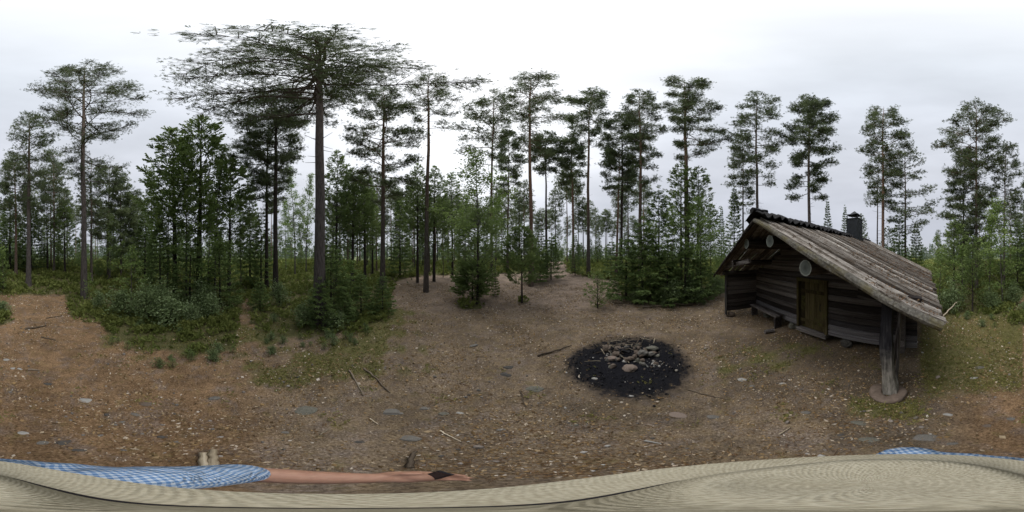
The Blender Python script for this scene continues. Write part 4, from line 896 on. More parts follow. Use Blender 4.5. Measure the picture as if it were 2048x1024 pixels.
for i in range(60):
    a = rf.uniform(0, 2*pi); q = .66*sqrt(rf.random()*.95+.05); fx, fy = at(1259, 714)[:2]; x, y = fx+q*sin(a), fy+q*cos(a); s = rf.uniform(.025, .085)
    tag(link('stone', STM[(fm := [0, 2, 5, 5, 3, 5][rf.integers(6)], rf.integers(4))], None, (x, y, gz(x, y)+.01+.10*(1-q/.66)+s*.2), rf.uniform(0, 6, 3), (s, s*.8, s*.65)),
        '%s %s stone in the %s part of the heaped fire place' % ('tiny' if s < .05 else 'fist-sized', {0: 'grey', 2: 'sooty black', 5: 'brown', 3: 'dull greenish'}[fm], ('back' if cos(a-az_of(1257)) > .5 else 'front' if cos(a-az_of(1257)) < -.5 else 'left' if sin(a-az_of(1257)) < 0 else 'right')+(' inner' if q < .4 else ' outer')), 'stone', 'small stones heaped in the fire place')
for i in range(46):
    a = rf.uniform(-.9, .9) if i < 34 else rf.uniform(0, 6.28); q = rf.uniform(.2, 1)*.16; x = at(1310, 733)[0]+rf.normal(0, .13); y = at(1310, 733)[1]+rf.normal(0, .11); s = rf.uniform(.010, .022)
    tag(link('shard', STM[(4 if rf.random() < .6 else 5, rf.integers(2))], None, (x, y, gz(x, y)+.045+s*.3), rf.uniform(0, 6, 3), (s*1.3, s, s*.5)),
        '%s whitish shard at the %s %s edge of the shard scatter' % (['tiny', 'small', 'larger'][int(min(2, (s-.010)/.0041))], ['near', 'far'][int(hypot(x, y) > hypot(*at(1310, 733)[:2]))], ['left', 'right'][int(atan2(x, y) > az_of(1310))]), 'shard', 'whitish shards beside the fire place')

# ---- sticks
def stick(pts, r, m_, label, group=None, name='stick', n=6, jit=.08, taper=.45):
    P = np.array(pts, float); o = P[0].copy(); mm = 9; t = np.linspace(0, 1, len(P)); tt = np.linspace(0, 1, mm)
    Q = np.stack([np.interp(tt, t, P[:, k]) for k in range(3)], -1)-o; d_ = Q[-1]-Q[0]; L = np.linalg.norm(d_)
    # mesh is laid out along its own +X so the grain runs along it
    rot = Vector(d_).to_track_quat('X', 'Z').to_matrix(); Rm = np.array(rot)
    Ql = Q@Rm; Ql[1:-1, 1:] += RNG.normal(0, .012*L, (mm-2, 2))
    me = new_mesh(name, tube(Ql, np.linspace(r, r*taper, mm), n, True, 1, jit), m_, True)
    return tag(link(name, me, None, None, None, None, Matrix.Translation(Vector(o)) @ rot.to_4x4()), label, name.replace('_', ' '), group)
def gp(px, py, up=.02): x, y, z = at(px, py); return (x, y, z+up)
stick([gp(1075, 713), gp(1112, 704, .05), gp(1143, 692)], .022, M_STICK, 'long brown branch lying left of the ash bed', name='branch')
stick([gp(1286, 616, .05), gp(1350, 614, .1), gp(1408, 609, .06)], .03, M_STICK, 'long thin pole lying in front of the spruce thicket', name='pole')
stick([gp(50, 659), gp(72, 657, .05), gp(92, 652)], .035, M_STICK, 'dark crooked root crossing the brown path', name='root')
stick([gp(92, 652), gp(90, 645, .06)], .02, M_STICK, 'upturned grey end of the crooked path root', name='root')
stick([gp(92, 637), gp(125, 632)], .025, M_STICK, 'thin dark root across the upper part of the brown path', name='root')
stick([gp(82, 675), gp(112, 681)], .025, M_STICK, 'dark twig on the brown path below the crooked root', name='root')
stick([gp(56, 740), gp(80, 742)], .03, M_STICK, 'short dark bark stick on the brown path ground', name='stick')
stick([gp(698, 742), gp(712, 762), gp(726, 792)], .022, M_STICK, 'bleached stick, left one of the crossing sticks before the moss')
stick([gp(728, 738), gp(752, 758), gp(780, 786)], .022, M_STICK, 'bleached longer stick, right one of the crossing sticks before the moss')
stick([gp(1040, 783), gp(1052, 815)], .012, M_STICK, 'thin curved twig standing out left of the ash bed')
stick([gp(820, 936), gp(823, 915, .05), gp(832, 903, .03)], .022, M_STICK, 'short grey crooked stick below the smooth flat stone')
stick([gp(740, 838), gp(757, 850)], .008, M_PALEWOOD, 'pale straight twig right of the wide lichen-grey stone')
stick([gp(880, 862), gp(922, 884)], .008, M_PALEWOOD, 'pale thin twig right of the smooth flat stone')
stick([gp(640, 870), gp(658, 858)], .008, M_PALEWOOD, 'pale twig left of the smooth flat stone')
stick([gp(1558, 870), gp(1580, 856)], .010, M_PALEWOOD, 'pale splinter on the shaded ground before the hut')
stick([gp(1375, 780), gp(1455, 800)], .012, M_STICK, 'dark twig at the right rim of the ash bed')
stick([gp(1290, 882), gp(1322, 888)], .016, STONES[4], 'whitish strip of birch bark in the near foreground', name='bark_strip')
stick([gp(407, 942), gp(406, 908, .07)], .030, M_PALEWOOD, 'left one of two short pale broken stubs beside the blue shirt', name='wood_stub', taper=.8)
stick([gp(424, 942), gp(427, 903, .09)], .034, M_PALEWOOD, 'right and longer one of two pale broken stubs beside the blue shirt', name='wood_stub', taper=.7)
fx, fy = at(1257, 690)[:2]
for i in range(54):
    a = rf.uniform(0, 2*pi); x = at(1257, 697)[0]+rf.normal(0, .34); y = at(1257, 697)[1]+rf.normal(0, .24); L = rf.uniform(.12, .4); z = gz(x, y)+.06+rf.uniform(0, .12)
    stick([(x, y, z), (x+cos(a)*L*.5, y+sin(a)*L*.5, z+.02), (x+cos(a)*L, y+sin(a)*L, z+rf.uniform(-.03, .1))], rf.uniform(.005, .012), [M_STICK, M_STICK, M_PALEWOOD][rf.integers(3)], '%s twig at the %s %s of the tangle behind the fire stones' % (['short', 'middling', 'long'][int(min(2, (L-.12)/.094))], ['near', 'far'][int(hypot(x, y) > hypot(*at(1257, 697)[:2]))], ['left', 'right'][int(atan2(x, y) > az_of(1257))]), 'twigs in the fire place', 'twig', 5)
for i in range(5):
    a = rf.uniform(0, 2*pi); x = at(1250, 708)[0]+rf.normal(0, .1); y = at(1250, 708)[1]+rf.normal(0, .1); L = rf.uniform(.2, .35); z = gz(x, y)+.14
    stick([(x-cos(a)*L*.5, y-sin(a)*L*.5, z), (x+cos(a)*L*.5, y+sin(a)*L*.5, z+rf.uniform(-.04, .06))], rf.uniform(.02, .035), M_TAR, 'burnt black piece of wood in the middle of the fire place', 'charred wood in the fire place', 'charred_wood', 7, .15, .8)

# ------------------------------------------------------------------ log hut
# hut frame: s runs from the right hand post to the left corner, t runs from the open gable back; local x = -s, y = t
P0 = np.array([1.59, -1.46]); UU = np.array([.824, .566]); VV = np.array([.566, -.824]); HZ = gz(2.5, 0)-.02
hut = link('log_hut', None, None, (P0[0], P0[1], HZ), (0, 0, atan2(-.566, -.824)))
tag(hut, 'old dark log hut with a silvery board roof, open porch and low door', 'hut')
RID, EAV_R, EAV_L, T0, T1 = 2.62, -.66, 5.92, -.30, 6.1
ZR = 3.28; K_ = .49; TH = atan(K_)
roofz = lambda s: ZR-K_*abs(s-RID)
rh = np.random.default_rng(71)
def logmesh(L, hgt, dep, seed, ends=True):
    """a hewn log lying along x, rounded top and bottom edges, 8 sided"""
    r_ = np.random.default_rng(seed); prof = np.array([[-.5, -.36], [-.30, -.5], [.30, -.5], [.5, -.36], [.5, .36], [.30, .5], [-.30, .5], [-.5, .36]])*[dep, hgt]
    m = 3; X = np.linspace(-L/2, L/2, m)
    V = np.stack([np.column_stack([np.full(8, x), prof*(1+r_.normal(0, .03, prof.shape))]) for x in X]).reshape(-1, 3)
    i = np.arange(m-1)[:, None]*8; j = np.arange(8)[None]; k = (j+1) % 8
    F = np.stack([i+j, i+k, i+8+k, i+8+j], -1).reshape(-1, 4)
    caps = np.array([[0, 1, 2, 3], [0, 3, 4, 7], [4, 5, 6, 7], [16, 19, 18, 17], [16, 23, 20, 19], [20, 23, 22, 21]])
    return new_mesh('log', [(V, np.concatenate([F, caps]))], M_LOG, False)
LOGM = [logmesh(1, 1, 1, 400+q) for q in range(4)]
LOGLIT = []
for q in LOGM:
    c_ = q.copy(); c_.materials[0] = M_LOGLIT; LOGLIT.append(c_)
LH, LD = .168, .15
def logpiece(parent, a, b, z, const, axis, pale=False):
    """axis 's': from s=a to s=b at t=const; axis 't': from t=a to t=b at s=const"""
    L = b-a
    if L < .08: return
    ms = (LOGLIT if pale else LOGM); me = ms[rh.integers(4)]
    if axis == 's': o = link('log', me, parent, (-(a+b)/2, const+rh.normal(0, .006), z), (rh.normal(0, .03), 0, 0), (L, LD*rh.uniform(.94, 1.05), LH*.965))
    else: o = link('log', me, parent, (-const+rh.normal(0, .006), (a+b)/2, z), (0, 0, pi/2), (L, LD*rh.uniform(.94, 1.05), LH*.965))
    return o
def wallpart(label=None):
    o = link('wall', None, hut); 
    if label: o['label'] = label
    return o
TG, TB, SR, SL = 1.32, 5.9, .0, 5.30
D0, D1_, DZ0, DZ1 = 1.88, 2.80, .30, 1.72
wg = wallpart('gable wall of hewn logs with the door'); wl = wallpart('side wall of logs running forward to the porch corner'); wr = wallpart('side wall of logs on the roof side'); wb = wallpart('rear gable wall')
n_c = 18
for c_ in range(n_c):
    z = .28+LH*(c_+.5); lim = (ZR-.16-z-LH*.3)/K_
    if lim < .15: break
    a, b = max(-.30, RID-lim), min(5.48, RID+lim)
    pale = z < .75  # low courses take the log copy with daylight painted in
    if DZ0-.03 < z < DZ1+.05:
        logpiece(wg, a, D0-.07, z, TG, 's', pale or z < .8); logpiece(wg, D1_+.07, b, z, TG, 's', z < .62)
    else: logpiece(wg, a, b, z, TG, 's', z < .3)
    logpiece(wb, a, b, z, TB, 's')
    if z < roofz(SL)-.15: logpiece(wl, .0 if c_ % 2 else .03, TB+.2, z+LH*.0-.0, SL, 't')
    if z < roofz(SR)-.15: logpiece(wr, TG-.30, TB+.2, z, SR, 't')
# inner lining so that no light leaks between the logs
for (s0, s1, t0, t1) in ((.05, D0-.08, TG+.05, TG+.09), (D1_+.08, 5.25, TG+.05, TG+.09), (.05, 5.25, TB-.09, TB-.05)):
    link('lining', new_mesh('lining', [box((-(s0+s1)/2, (t0+t1)/2, 1.03), (s1-s0, t1-t0, 1.45))], M_LOG), wg if t0 < 3 else wb)
tri = new_mesh('lining', [(np.array([[-.3, TG+.05, 1.76], [-5.0, TG+.05, 1.76], [-RID, TG+.05, ZR-.12], [-.3, TG+.09, 1.76], [-5.0, TG+.09, 1.76], [-RID, TG+.09, ZR-.12]]), np.array([[0, 1, 2], [3, 5, 4]]))], M_LOG)
link('lining', tri, wg)
# corner board of the porch wall, sill blocks
link('corner_board', new_mesh('corner_board', [box((-SL, -.03, 1.0), (.19, .04, 1.75))], M_POST), wl)
for s_, t_ in ((.3, TG), (1.35, TG-.02), (3.2, TG), (4.6, TG), (SL, .15), (SL, 2.5), (SL, 5.6), (SR, 3.2), (SR, 5.7)):
    o = link('foundation_stone', STM[(rh.choice([2, 5, 3]), rh.integers(4))], hut, (-s_, t_+.03, .12), (0, 0, rh.uniform(0, 6)), (.16, .14, .13))
# door
dr = link('door', None, hut); dr['label'] = 'low plank door grown over with olive lichen'
pw = (D1_-D0-.06)/5
for q in range(5):
    s_ = D0+.03+pw*(q+.5)
    link('plank', new_mesh('plank', [box((0, 0, 0), (pw-.008, .03, DZ1-DZ0-.04))], M_DOOR), dr, (-s_, TG-.045+rh.normal(0, .002), (DZ0+DZ1)/2))
for z in (.55, 1.45): link('cross_batten', new_mesh('batten', [box((0, 0, 0), (D1_-D0-.12, .025, .09))], M_DOOR), dr, (-(D0+D1_)/2, TG-.075, z))
link('handle', new_mesh('handle', tube([(-(D0+.16), TG-.06, .95), (-(D0+.16), TG-.12, .98), (-(D0+.16), TG-.12, 1.10), (-(D0+.16), TG-.06, 1.13)], .011, 6), M_IRON), dr)
fr = link('door_frame', new_mesh('door_frame', [box((-D0+.03, TG-.03, (DZ0+DZ1)/2), (.075, .2, DZ1-DZ0)), box((-D1_-.03, TG-.03, (DZ0+DZ1)/2), (.075, .2, DZ1-DZ0)), box((-(D0+D1_)/2, TG-.03, DZ1+.045), (D1_-D0+.14, .205, .09))], M_DOOR), hut)
link('threshold', new_mesh('threshold', [box((-(D0+D1_)/2, TG-.05, .23), (D1_-D0+.1, .24, .10))], M_LOG), hut)
# post at the free corner, with a leaning brace
pr = rh
post = []
PZ = 1.86
for x_, zs_, ww in (((0), 0, 0),):
    zz = np.linspace(.07, PZ, 9)
    V = []
    for q, z in enumerate(zz):
        sx = .078+.010*sin(z*7)+(.008 if z < .35 else 0); sy = .07+.008*cos(z*9); cx = -.02+.10*max(0, .55-z)+.016*sin(z*4); cy = -.05*max(0, .6-z)
        for a_, b_ in ((-1, -1), (1, -1), (1, 1), (-1, 1)): V.append((cx+a_*sx*(1+pr.normal(0, .04)), cy+b_*sy*(1+pr.normal(0, .04)), z))
    V = np.array(V); i = np.arange(8)[:, None]*4; j = np.arange(4)[None]; k = (j+1) % 4
    post = [(V, np.concatenate([np.stack([i+j, i+k, i+4+k, i+4+j], -1).reshape(-1, 4), [[3, 2, 1, 0], [32, 33, 34, 35]]]))]
mp_, tp_, bp_ = mat('dark_topped_post_wood', .9, .15)
co_ = obj_co(tp_); sz_ = node(tp_, 'ShaderNodeSeparateXYZ'); tp_.links.new(co_, sz_.inputs[0])
ng_ = noise(tp_, scaled(tp_, co_, (20, 20, 2)), 1.5, 7, .72); nb_ = noise(tp_, co_, 5, 4)
zf_ = node(tp_, 'ShaderNodeMapRange', {0: mth(tp_, 'ADD', sz_.outputs[2], mth(tp_, 'MULTIPLY', mth(tp_, 'SUBTRACT', nb_, .5), .9)), 1: .55, 2: 1.15}).outputs[0]
cc_ = mix(tp_, zf_, ramp(tp_, ng_, [(.35, (.07, .065, .06)), (.5, (.24, .225, .20)), (.65, (.40, .38, .35))]), ramp(tp_, ng_, [(.35, (.014, .014, .018)), (.55, (.035, .035, .042)), (.75, (.10, .098, .10))]))  # pale grain towards the foot, dark grain higher up
tp_.links.new(cc_, bp_.inputs['Base Color']); bump(tp_, bp_, ng_, .7, .01)
o = link('post', new_mesh('post', post, mp_), hut); o['label'] = 'corner post, dark above and bleached pale at the foot'
def beam(p, q, wx, wz, m_, name, parent, label=None):
    p, q = np.array(p, float), np.array(q, float); d_ = Vector(q-p); L = d_.length
    mw = Matrix.Translation(Vector((p+q)/2)) @ d_.to_track_quat('X', 'Z').to_matrix().to_4x4()
    return link(name, new_mesh(name, [box((0, 0, 0), (L, wx, wz))], m_), parent, None, None, None, mw)
beam((-.03, .06, .16), (.02, 1.12, 1.62), .045, .15, M_LOG, 'brace', hut)
beam((.07, .10, .12), (.07, .62, 1.80), .03, .16, M_LOG, 'brace', hut)
beam((-.42, .0, 1.93), (.42, .0, 1.80), .14, .16, M_LOG, 'bracket', hut)
# purlins and wall plates reaching out to the gable edge, pale cut ends
def purlin(s, z, t0, t1, r_, pale=True):
    th = np.linspace(0, 2*pi, 15)[:-1]; rr_ = r_*(1+rh.normal(0, .02, 14))
    Y = np.linspace(t0, t1, 4)
    V = np.concatenate([np.column_stack([rr_*np.cos(th), np.full(14, y), rr_*np.sin(th)*.98]) for y in Y]+[np.array([[0, t0, 0], [0, t1, 0]])])
    i = np.arange(3)[:, None]*14; j = np.arange(14)[None]; k = (j+1) % 14
    F = np.stack([i+j, i+14+j, i+14+k, i+k], -1).reshape(-1, 4); jj = np.arange(14)
    o = link('purlin', new_mesh('purlin', [(V, F)], M_LOGY), roof, (-s, 0, z))
    c1 = np.stack([np.full(14, 14), jj, (jj+1) % 14], -1)
    V2 = np.column_stack([rr_*np.cos(th)*.995, np.full(14, -.004), rr_*np.sin(th)*.975]); V3 = V2*[1, 0, 1]+[0, .02, 0]
    Vx = np.concatenate([V2, [[0, -.006, 0]]])
    e = link('log_end', new_mesh('log_end', [(Vx+[0, t0, 0], c1)], M_END if pale else M_LOG), roof, (-s, 0, z))
roof = link('roof', None, hut)
purlin(2.22, 2.73, -.20, 6.0, .128); purlin(3.27, 2.745, -.20, 6.0, .135); purlin(1.28, 2.235, -.17, 6.0, .135)
purlin(4.23, 2.22, -.20, 6.0, .085, False); purlin(-.02, 1.95-.06, -.15, 6.0, .08, False); purlin(SL, roofz(SL)-.19, -.15, 6.0, .08, False)
beam((-3.3, -.08, 2.30), (-5.25, -.08, 2.02), .08, .12, M_LOG, 'tie_beam', roof)
# roof boards, laid down the slope, alternately under and over
SLEN = {1: (RID-EAV_R)/cos(TH), -1: (EAV_L-RID)/cos(TH)}
def board_mesh(L, w_, seed):
    r_ = np.random.default_rng(seed); m = 5; Y = np.linspace(0, L, m); V = []
    for q, y in enumerate(Y):
        zz = r_.normal(0, .004); wx = w_*(1+r_.normal(0, .02))/2; cup = .005
        V += [(-wx, y, -.013+zz), (wx, y, -.013+zz), (wx, y, .013+zz+cup), (0, y, .013+zz), (-wx, y, .013+zz+cup)]
    V = np.array(V); i = np.arange(m-1)[:, None]*5; j = np.arange(5)[None]; k = (j+1) % 5
    F = np.stack([i+j, i+5+j, i+5+k, i+k], -1).reshape(-1, 4); e = 5*(m-1)
    return new_mesh('roof_board', [(V, F), (V, np.array([[0, 1, 2], [0, 2, 3], [0, 3, 4], [e, e+2, e+1], [e, e+3, e+2], [e, e+4, e+3]]))], M_ROOF)
BW = .150
for side in (1, -1):
    L = SLEN[side]; BM = [board_mesh(L, BW*.90, 500+q+side) for q in range(5)]
    nbd = int((T1-T0)/(BW*.78))
    for q in range(nbd):
        t_ = T0+.06+(T1-T0-.12)*q/(nbd-1); up = .036 if q % 2 else 0.0
        d_ = np.array([side*cos(TH), 0, -sin(TH)]); nn = np.array([side*sin(TH), 0, cos(TH)]); ww = np.array([0, -side, 0])
        ww = ww*1.0; tw = rh.normal(0, .0065); ro = Matrix(((ww[0], d_[0], nn[0]), (ww[1], d_[1], nn[1]), (ww[2], d_[2], nn[2])))
        ro = ro @ Matrix.Rotation(tw, 3, 'Z')
        org = np.array([-RID, t_, ZR])+nn*(up-.02+rh.normal(0, .007))+d_*rh.uniform(-.01, .03)
        mw = Matrix.Translation(Vector(org)) @ ro.to_4x4() @ Matrix.Diagonal((rh.uniform(.98, 1.16), 1+rh.uniform(-.022, .018), rh.uniform(.8, 1.5), 1))
        link('roof_board', BM[rh.integers(5)], roof, mw=mw)
# thick verge logs along the gable edges
def slope_pt(side, u, t, up=0.): return (-RID+side*u*cos(TH)+side*sin(TH)*up, t, ZR-u*sin(TH)+cos(TH)*up)
for side, r_, tt in ((1, .046, T0-.035), (-1, .035, T0-.03)):
    pts = [slope_pt(side, u, tt+rh.normal(0, .006), -.05+.01*sin(u*3)) for u in np.linspace(.02, SLEN[side]+.03, 16)]
    me = new_mesh('verge_log', tube(pts, r_*(1+.12*np.sin(np.linspace(0, 14, 16))), 9, True, 1.15, .10, rh), M_VERGE if side > 0 else M_LOG, False)
    link('verge_log', me, roof)
# black tarred ridge sheets with a wavy profile
def ridge_sheet(t0, t1, lift, wide):
    m = int((t1-t0)/.022)+2; Y = np.linspace(t0, t1, m); Vs = []
    A = [(-1, wide), (-1, wide*.5), (-1, .05), (1, .05), (1, wide*.5), (1, wide)]
    for y in Y:
        wv = .036*sin(2*pi*y/.19)
        for sd_, u in A:
            p_ = slope_pt(sd_, u+(.02*sin(y*23) if u == wide else 0), y, .055+lift+wv*(1 if u > .1 else .8)); Vs.append(p_)
    V = np.array(Vs); V2 = V-[0, 0, .02]; n6 = len(A); i = np.arange(m-1)[:, None]*n6; j = np.arange(n6-1)[None]
    F = np.stack([i+j, i+j+1, i+n6+j+1, i+n6+j], -1).reshape(-1, 4); nV = len(V)
    rim = [[a, a+1, nV+a+1, nV+a] for a in range(n6-1)]
    sidef = [[i_*n6, (i_+1)*n6, nV+(i_+1)*n6, nV+i_*n6] for i_ in range(m-1)]+[[i_*n6+5, nV+i_*n6+5, nV+(i_+1)*n6+5, (i_+1)*n6+5] for i_ in range(m-1)]
    link('ridge_sheet', new_mesh('ridge_sheet', [(np.concatenate([V, V2]), np.concatenate([F, F[:, ::-1]+nV, rim, sidef]))], M_TAR, False), roof)
ridge_sheet(-.36, .35, .10, .37); ridge_sheet(.25, 1.45, .065, .40); ridge_sheet(1.38, 2.7, .05, .42); ridge_sheet(2.62, 3.70, .03, .36); ridge_sheet(4.45, 5.75, .015, .34)
tb = [(-RID-.0, y, ZR+.17+.01*sin(y*9)) for y in np.linspace(-.40, -.02, 6)]
link('ridge_roll', new_mesh('ridge_roll', tube(tb, .085, 9, True, .8, .08, rh), M_TAR, True), roof)
# chimney
ch = link('chimney', None, hut); cs, ct = 2.38, 4.02
link('flue', new_mesh('flue', [box((-cs, ct, 3.40), (.50, .50, 1.12)), box((-cs, ct, 3.965), (.535, .535, .035)), box((-cs, ct, 3.10), (.56, .56, .10))], M_IRON), ch)
for a_ in (-1, 1):
    for b_ in (-1, 1): link('cap_leg', new_mesh('cap_leg', [box((-cs+a_*.22, ct+b_*.22, 4.06), (.02, .02, .2))], M_IRON), ch)
cv = []
for r_, z in ((.36, 4.13), (.20, 4.19), (.10, 4.27), (.0, 4.34)):
    for q in range(8):
        a_ = q*pi/4+pi/4; f_ = 1.0 if q % 2 == 0 else .74; cv.append((-cs+cos(a_)*r_*f_, ct+sin(a_)*r_*f_, z+(.03 if q % 2 == 0 and r_ > .3 else 0)))
cv = np.array(cv); i = np.arange(3)[:, None]*8; j = np.arange(8)[None]; k = (j+1) % 8
cf = np.stack([i+j, i+k, i+8+k, i+8+j], -1).reshape(-1, 4)
link('cap', new_mesh('cap', [(np.concatenate([cv, cv-[0, 0, .012]]), np.concatenate([cf, cf[:, ::-1]+32]))], M_IRON), ch)
# moss and leaf litter caught on the roof
n = 5200; sd_ = np.where(rh.random(n) < .72, 1, -1); u = 3.6*np.sqrt(rh.random(n)); t_ = rh.uniform(T0, T1, n)
dens = np.sin(u*2.3+t_*1.7)+np.sin(t_*4.1-u)+rh.normal(0, .8, n); kp = (dens > .2) & (u > .4); sd_, u, t_ = sd_[kp], u[kp], t_[kp]; n = len(u)
P = np.stack([-RID+sd_*u*cos(TH)+sd_*sin(TH)*.025, t_, ZR-u*sin(TH)+cos(TH)*.025], -1)
Dn = np.stack([sd_*.5+rh.normal(0, .6, n), rh.normal(0, .8, n), np.full(n, .15)], -1)
tag(link('roof_litter', new_mesh('roof_litter', [tufts(P, Dn, .035, 3, .45, .5, rh.beta(1.6, 2.2, n), rh)], M_NEEDLE), roof), kind='stuff')
def hutp(s, t, z=0.): q = P0+UU*s+VV*t; return (q[0], q[1], HZ+z)
# things standing about the hut
x, y, z = hutp(0, -.04); zg = gz(x, y)
th = np.arange(40)*2*pi/40; V = []
for r_, zz in ((.235, 0), (.255, .03), (.252, .075), (.235, .092), (.10, .088), (.085, .05)):
    V += [(r_*cos(a)*(1+.05*sin(3*a)+.02*sin(7*a)), r_*sin(a)*(1+.04*cos(2*a+.5)), zz*(1+.25*sin(2*a+1))+.006*sin(5*a)) for a in th]
V = np.array(V); i = np.arange(5)[:, None]*40; j = np.arange(40)[None]; k = (j+1) % 40
tag(link('round_stone', new_mesh('round_stone', [(V, np.stack([i+j, i+k, i+40+k, i+40+j], -1).reshape(-1, 4))], M_SLAB, True), None, (x, y, zg-.01)), 'round reddish flat stone with a hollow, the dark corner post standing on it', 'stone')
be = link('bench', None, None, hutp(4.3, 1.05), (0, 0, atan2(-.566, -.824))); tag(be, 'low dark plank bench against the porch wall left of the door', 'bench')
for q in range(2): link('seat_plank', new_mesh('seat_plank', [box((0, -.08+.17*q, .47), (1.66, .155, .04))], M_LOG), be)
for q in (-.74, .74): link('leg', new_mesh('leg', [box((q, 0, .225), (.07, .26, .45))], M_LOG), be)
bl = hutp(3.35, .75); tag(link('block', new_mesh('block', tube([(0, 0, 0), (.02, .05, .0), (.04, .3, .02)], .07, 8, True, 1, .08, rh), M_LOG), None, (bl[0], bl[1], gz(*bl[:2])+.06), (0, 0, .6)), 'short dark chunk of firewood on the ground under the bench end', 'firewood')
a_ = hutp(-.70, -.02, 1.62); b_ = at(1915, 603); aa = np.array(a_); 
d_ = pol(1914, 2.35)
stick([a_, (d_[0], d_[1], H+2.35*tan(el_of(604)))], .012, M_PALEWOOD, 'thin pale stick poking out beyond the low roof corner')
stick([hutp(SL+.25, .3, .03), hutp(SL+.5, 1.1, .06)], .03, M_STICK, 'thick stick lying outside the porch wall')

# ------------------------------------------------------------------ the person under the camera: hat, checked shirt, phone
face = np.array([.30, .954]); rgt = np.array([.954, -.30])        # facing direction and the person's right hand side
SM = np.array([.030, -.190])                                       # between the shoulders
def W(r_, f_, z): q = SM+rgt*r_+face*f_; return (q[0], q[1], z)
per = link('person', None, None, (SM[0], SM[1], gz(*SM))); tag(per, 'person in straw hat and blue checked short-sleeved shirt holding a phone, seen from above', 'person')
def blob(c, r_, n=10):
    u = np.linspace(0, pi, n); th_ = np.arange(14)*2*pi/14; V = [(0, 0, 1)]+[(sin(a)*cos(b), sin(a)*sin(b), cos(a)) for a in u[1:-1] for b in th_]+[(0, 0, -1)]
    V = np.array(V)*np.array(r_)+np.array(c); F3 = [[0, 1+j, 1+(j+1) % 14] for j in range(14)]; m = n-2; F4 = []
    for q in range(m-1):
        for j in range(14): F4.append([1+q*14+j, 1+(q+1)*14+j, 1+(q+1)*14+(j+1) % 14, 1+q*14+(j+1) % 14])
    l = len(V)-1; F3 += [[l, 1+(m-1)*14+(j+1) % 14, 1+(m-1)*14+j] for j in range(14)]
    return [(V, np.array(F4)), (V, np.array(F3))]
def chain(pts, rad, n=12, sq=1.0):
    pts = np.array(pts, float); t = np.linspace(0, 1, len(pts)); tt = np.linspace(0, 1, (len(pts)-1)*5+1)
    Q = np.stack([np.interp(tt, t, pts[:, k]) for k in range(3)], -1); rr_ = np.interp(tt, t, rad)
    for _ in range(2): Q[1:-1] = .25*Q[:-2]+.5*Q[1:-1]+.25*Q[2:]
    o_ = tube(Q, rr_, n, True, sq)
    return o_+blob(Q[0], [rr_[0]*.99]*3, 8)+blob(Q[-1], [rr_[-1]*.99]*3, 8)
def remesh(name, chunks, m_, vox, parent, it=6):
    me = new_mesh(name, chunks, m_, True); tmp = bpy.data.objects.new('tmp', me); COL.objects.link(tmp)
    md = tmp.modifiers.new('r', 'REMESH'); md.mode = 'VOXEL'; md.voxel_size = vox; md.use_smooth_shade = True
    ms = tmp.modifiers.new('s', 'SMOOTH'); ms.factor = .5; ms.iterations = it
    dg = bpy.context.evaluated_depsgraph_get(); dg.update(); ev = tmp.evaluated_get(dg)
    res = bpy.data.meshes.new_from_object(ev); bpy.data.objects.remove(tmp); res.name = name
    if not res.materials: res.materials.append(m_)
    o_ = link(name, res, parent)
    if parent: o_.matrix_parent_inverse = Matrix.Translation(-Vector(parent.location))
    return o_
def ell(r_, f_, z, rx, ry, rz):                          # ellipsoid turned with the body
    c = blob((0, 0, 0), (rx, ry, rz), 12); M_ = np.array([[rgt[0], face[0], 0], [rgt[1], face[1], 0], [0, 0, 1]])
    return [(V@M_.T+np.array(W(r_, f_, z)), F) for V, F in c]
M_SKIN, tk, bk_ = mat('skin', .55, .35); bk_.inputs['Base Color'].default_value = (.42, .235, .165, 1); bk_.inputs['Subsurface Weight'].default_value = .08
nn_ = noise(tk, obj_co(tk), 40, 4); tk.links.new(ramp(tk, nn_, [(.3, (.37, .20, .14)), (.7, (.47, .27, .19))]), bk_.inputs['Base Color'])
body = []
HX, HY = .0, .145                                          # head forward of the shoulders
body += chain([W(0, .0, 1.44), W(0, .05, 1.53), W(HX, .115, 1.62)], [.070, .063, .060])
body += ell(HX, HY, 1.715, .076, .094, .105)+ell(HX, HY+.055, 1.655, .052, .048, .058)      # skull, jaw
body += ell(HX, HY+.115, 1.69, .013, .022, .022)+ell(HX-.078, HY, 1.695, .010, .02, .03)+ell(HX+.078, HY, 1.695, .010, .02, .03)
body += ell(HX, HY+.098, 1.648, .026, .012, .008)         # lips
body += ell(0, 0, 1.30, .15, .10, .20)+ell(0, .01, 1.02, .135, .10, .15)
Ls, Le, Lw = (-.185, .0, 1.425), (-.358, .055, 1.19), (-.322, .285, 1.16)
body += chain([W(*Ls), W(*Le)], [.058, .054]); body += chain([W(*Le), W(-.356, .13, 1.182), W(-.345, .21, 1.17), W(*Lw)], [.054, .056, .048, .036])
# left hand round the phone: palm and five fingers
HO = np.array([-.178, -.047])
pm = [W(*Lw), W(-.316, .315, 1.157), W(-.298, .348, 1.155)]
body += chain(pm, [.036, .047, .044], 12, .6)
def finger(b, m_, e_, r_):
    if b[0] < 0: b, m_, e_ = [(q[0]+HO[0], q[1]+HO[1]-.035, q[2]) for q in (b, m_, e_)]
    return chain([W(*b), W(*m_), W(*e_)], [r_, r_*.95, r_*.8], 8)
body += finger((-.140, .425, 1.165), (-.125, .465, 1.165), (-.090, .482, 1.180), .0095)
body += finger((-.122, .437, 1.158), (-.100, .475, 1.155), (-.065, .485, 1.172), .0095)
body += finger((-.100, .440, 1.152), (-.076, .472, 1.147), (-.045, .476, 1.168), .0090)
body += finger((-.085, .432, 1.148), (-.060, .455, 1.142), (-.036, .458, 1.160), .0080)
body += finger((-.150, .375, 1.175), (-.150, .410, 1.200), (-.125, .440, 1.205), .0110)
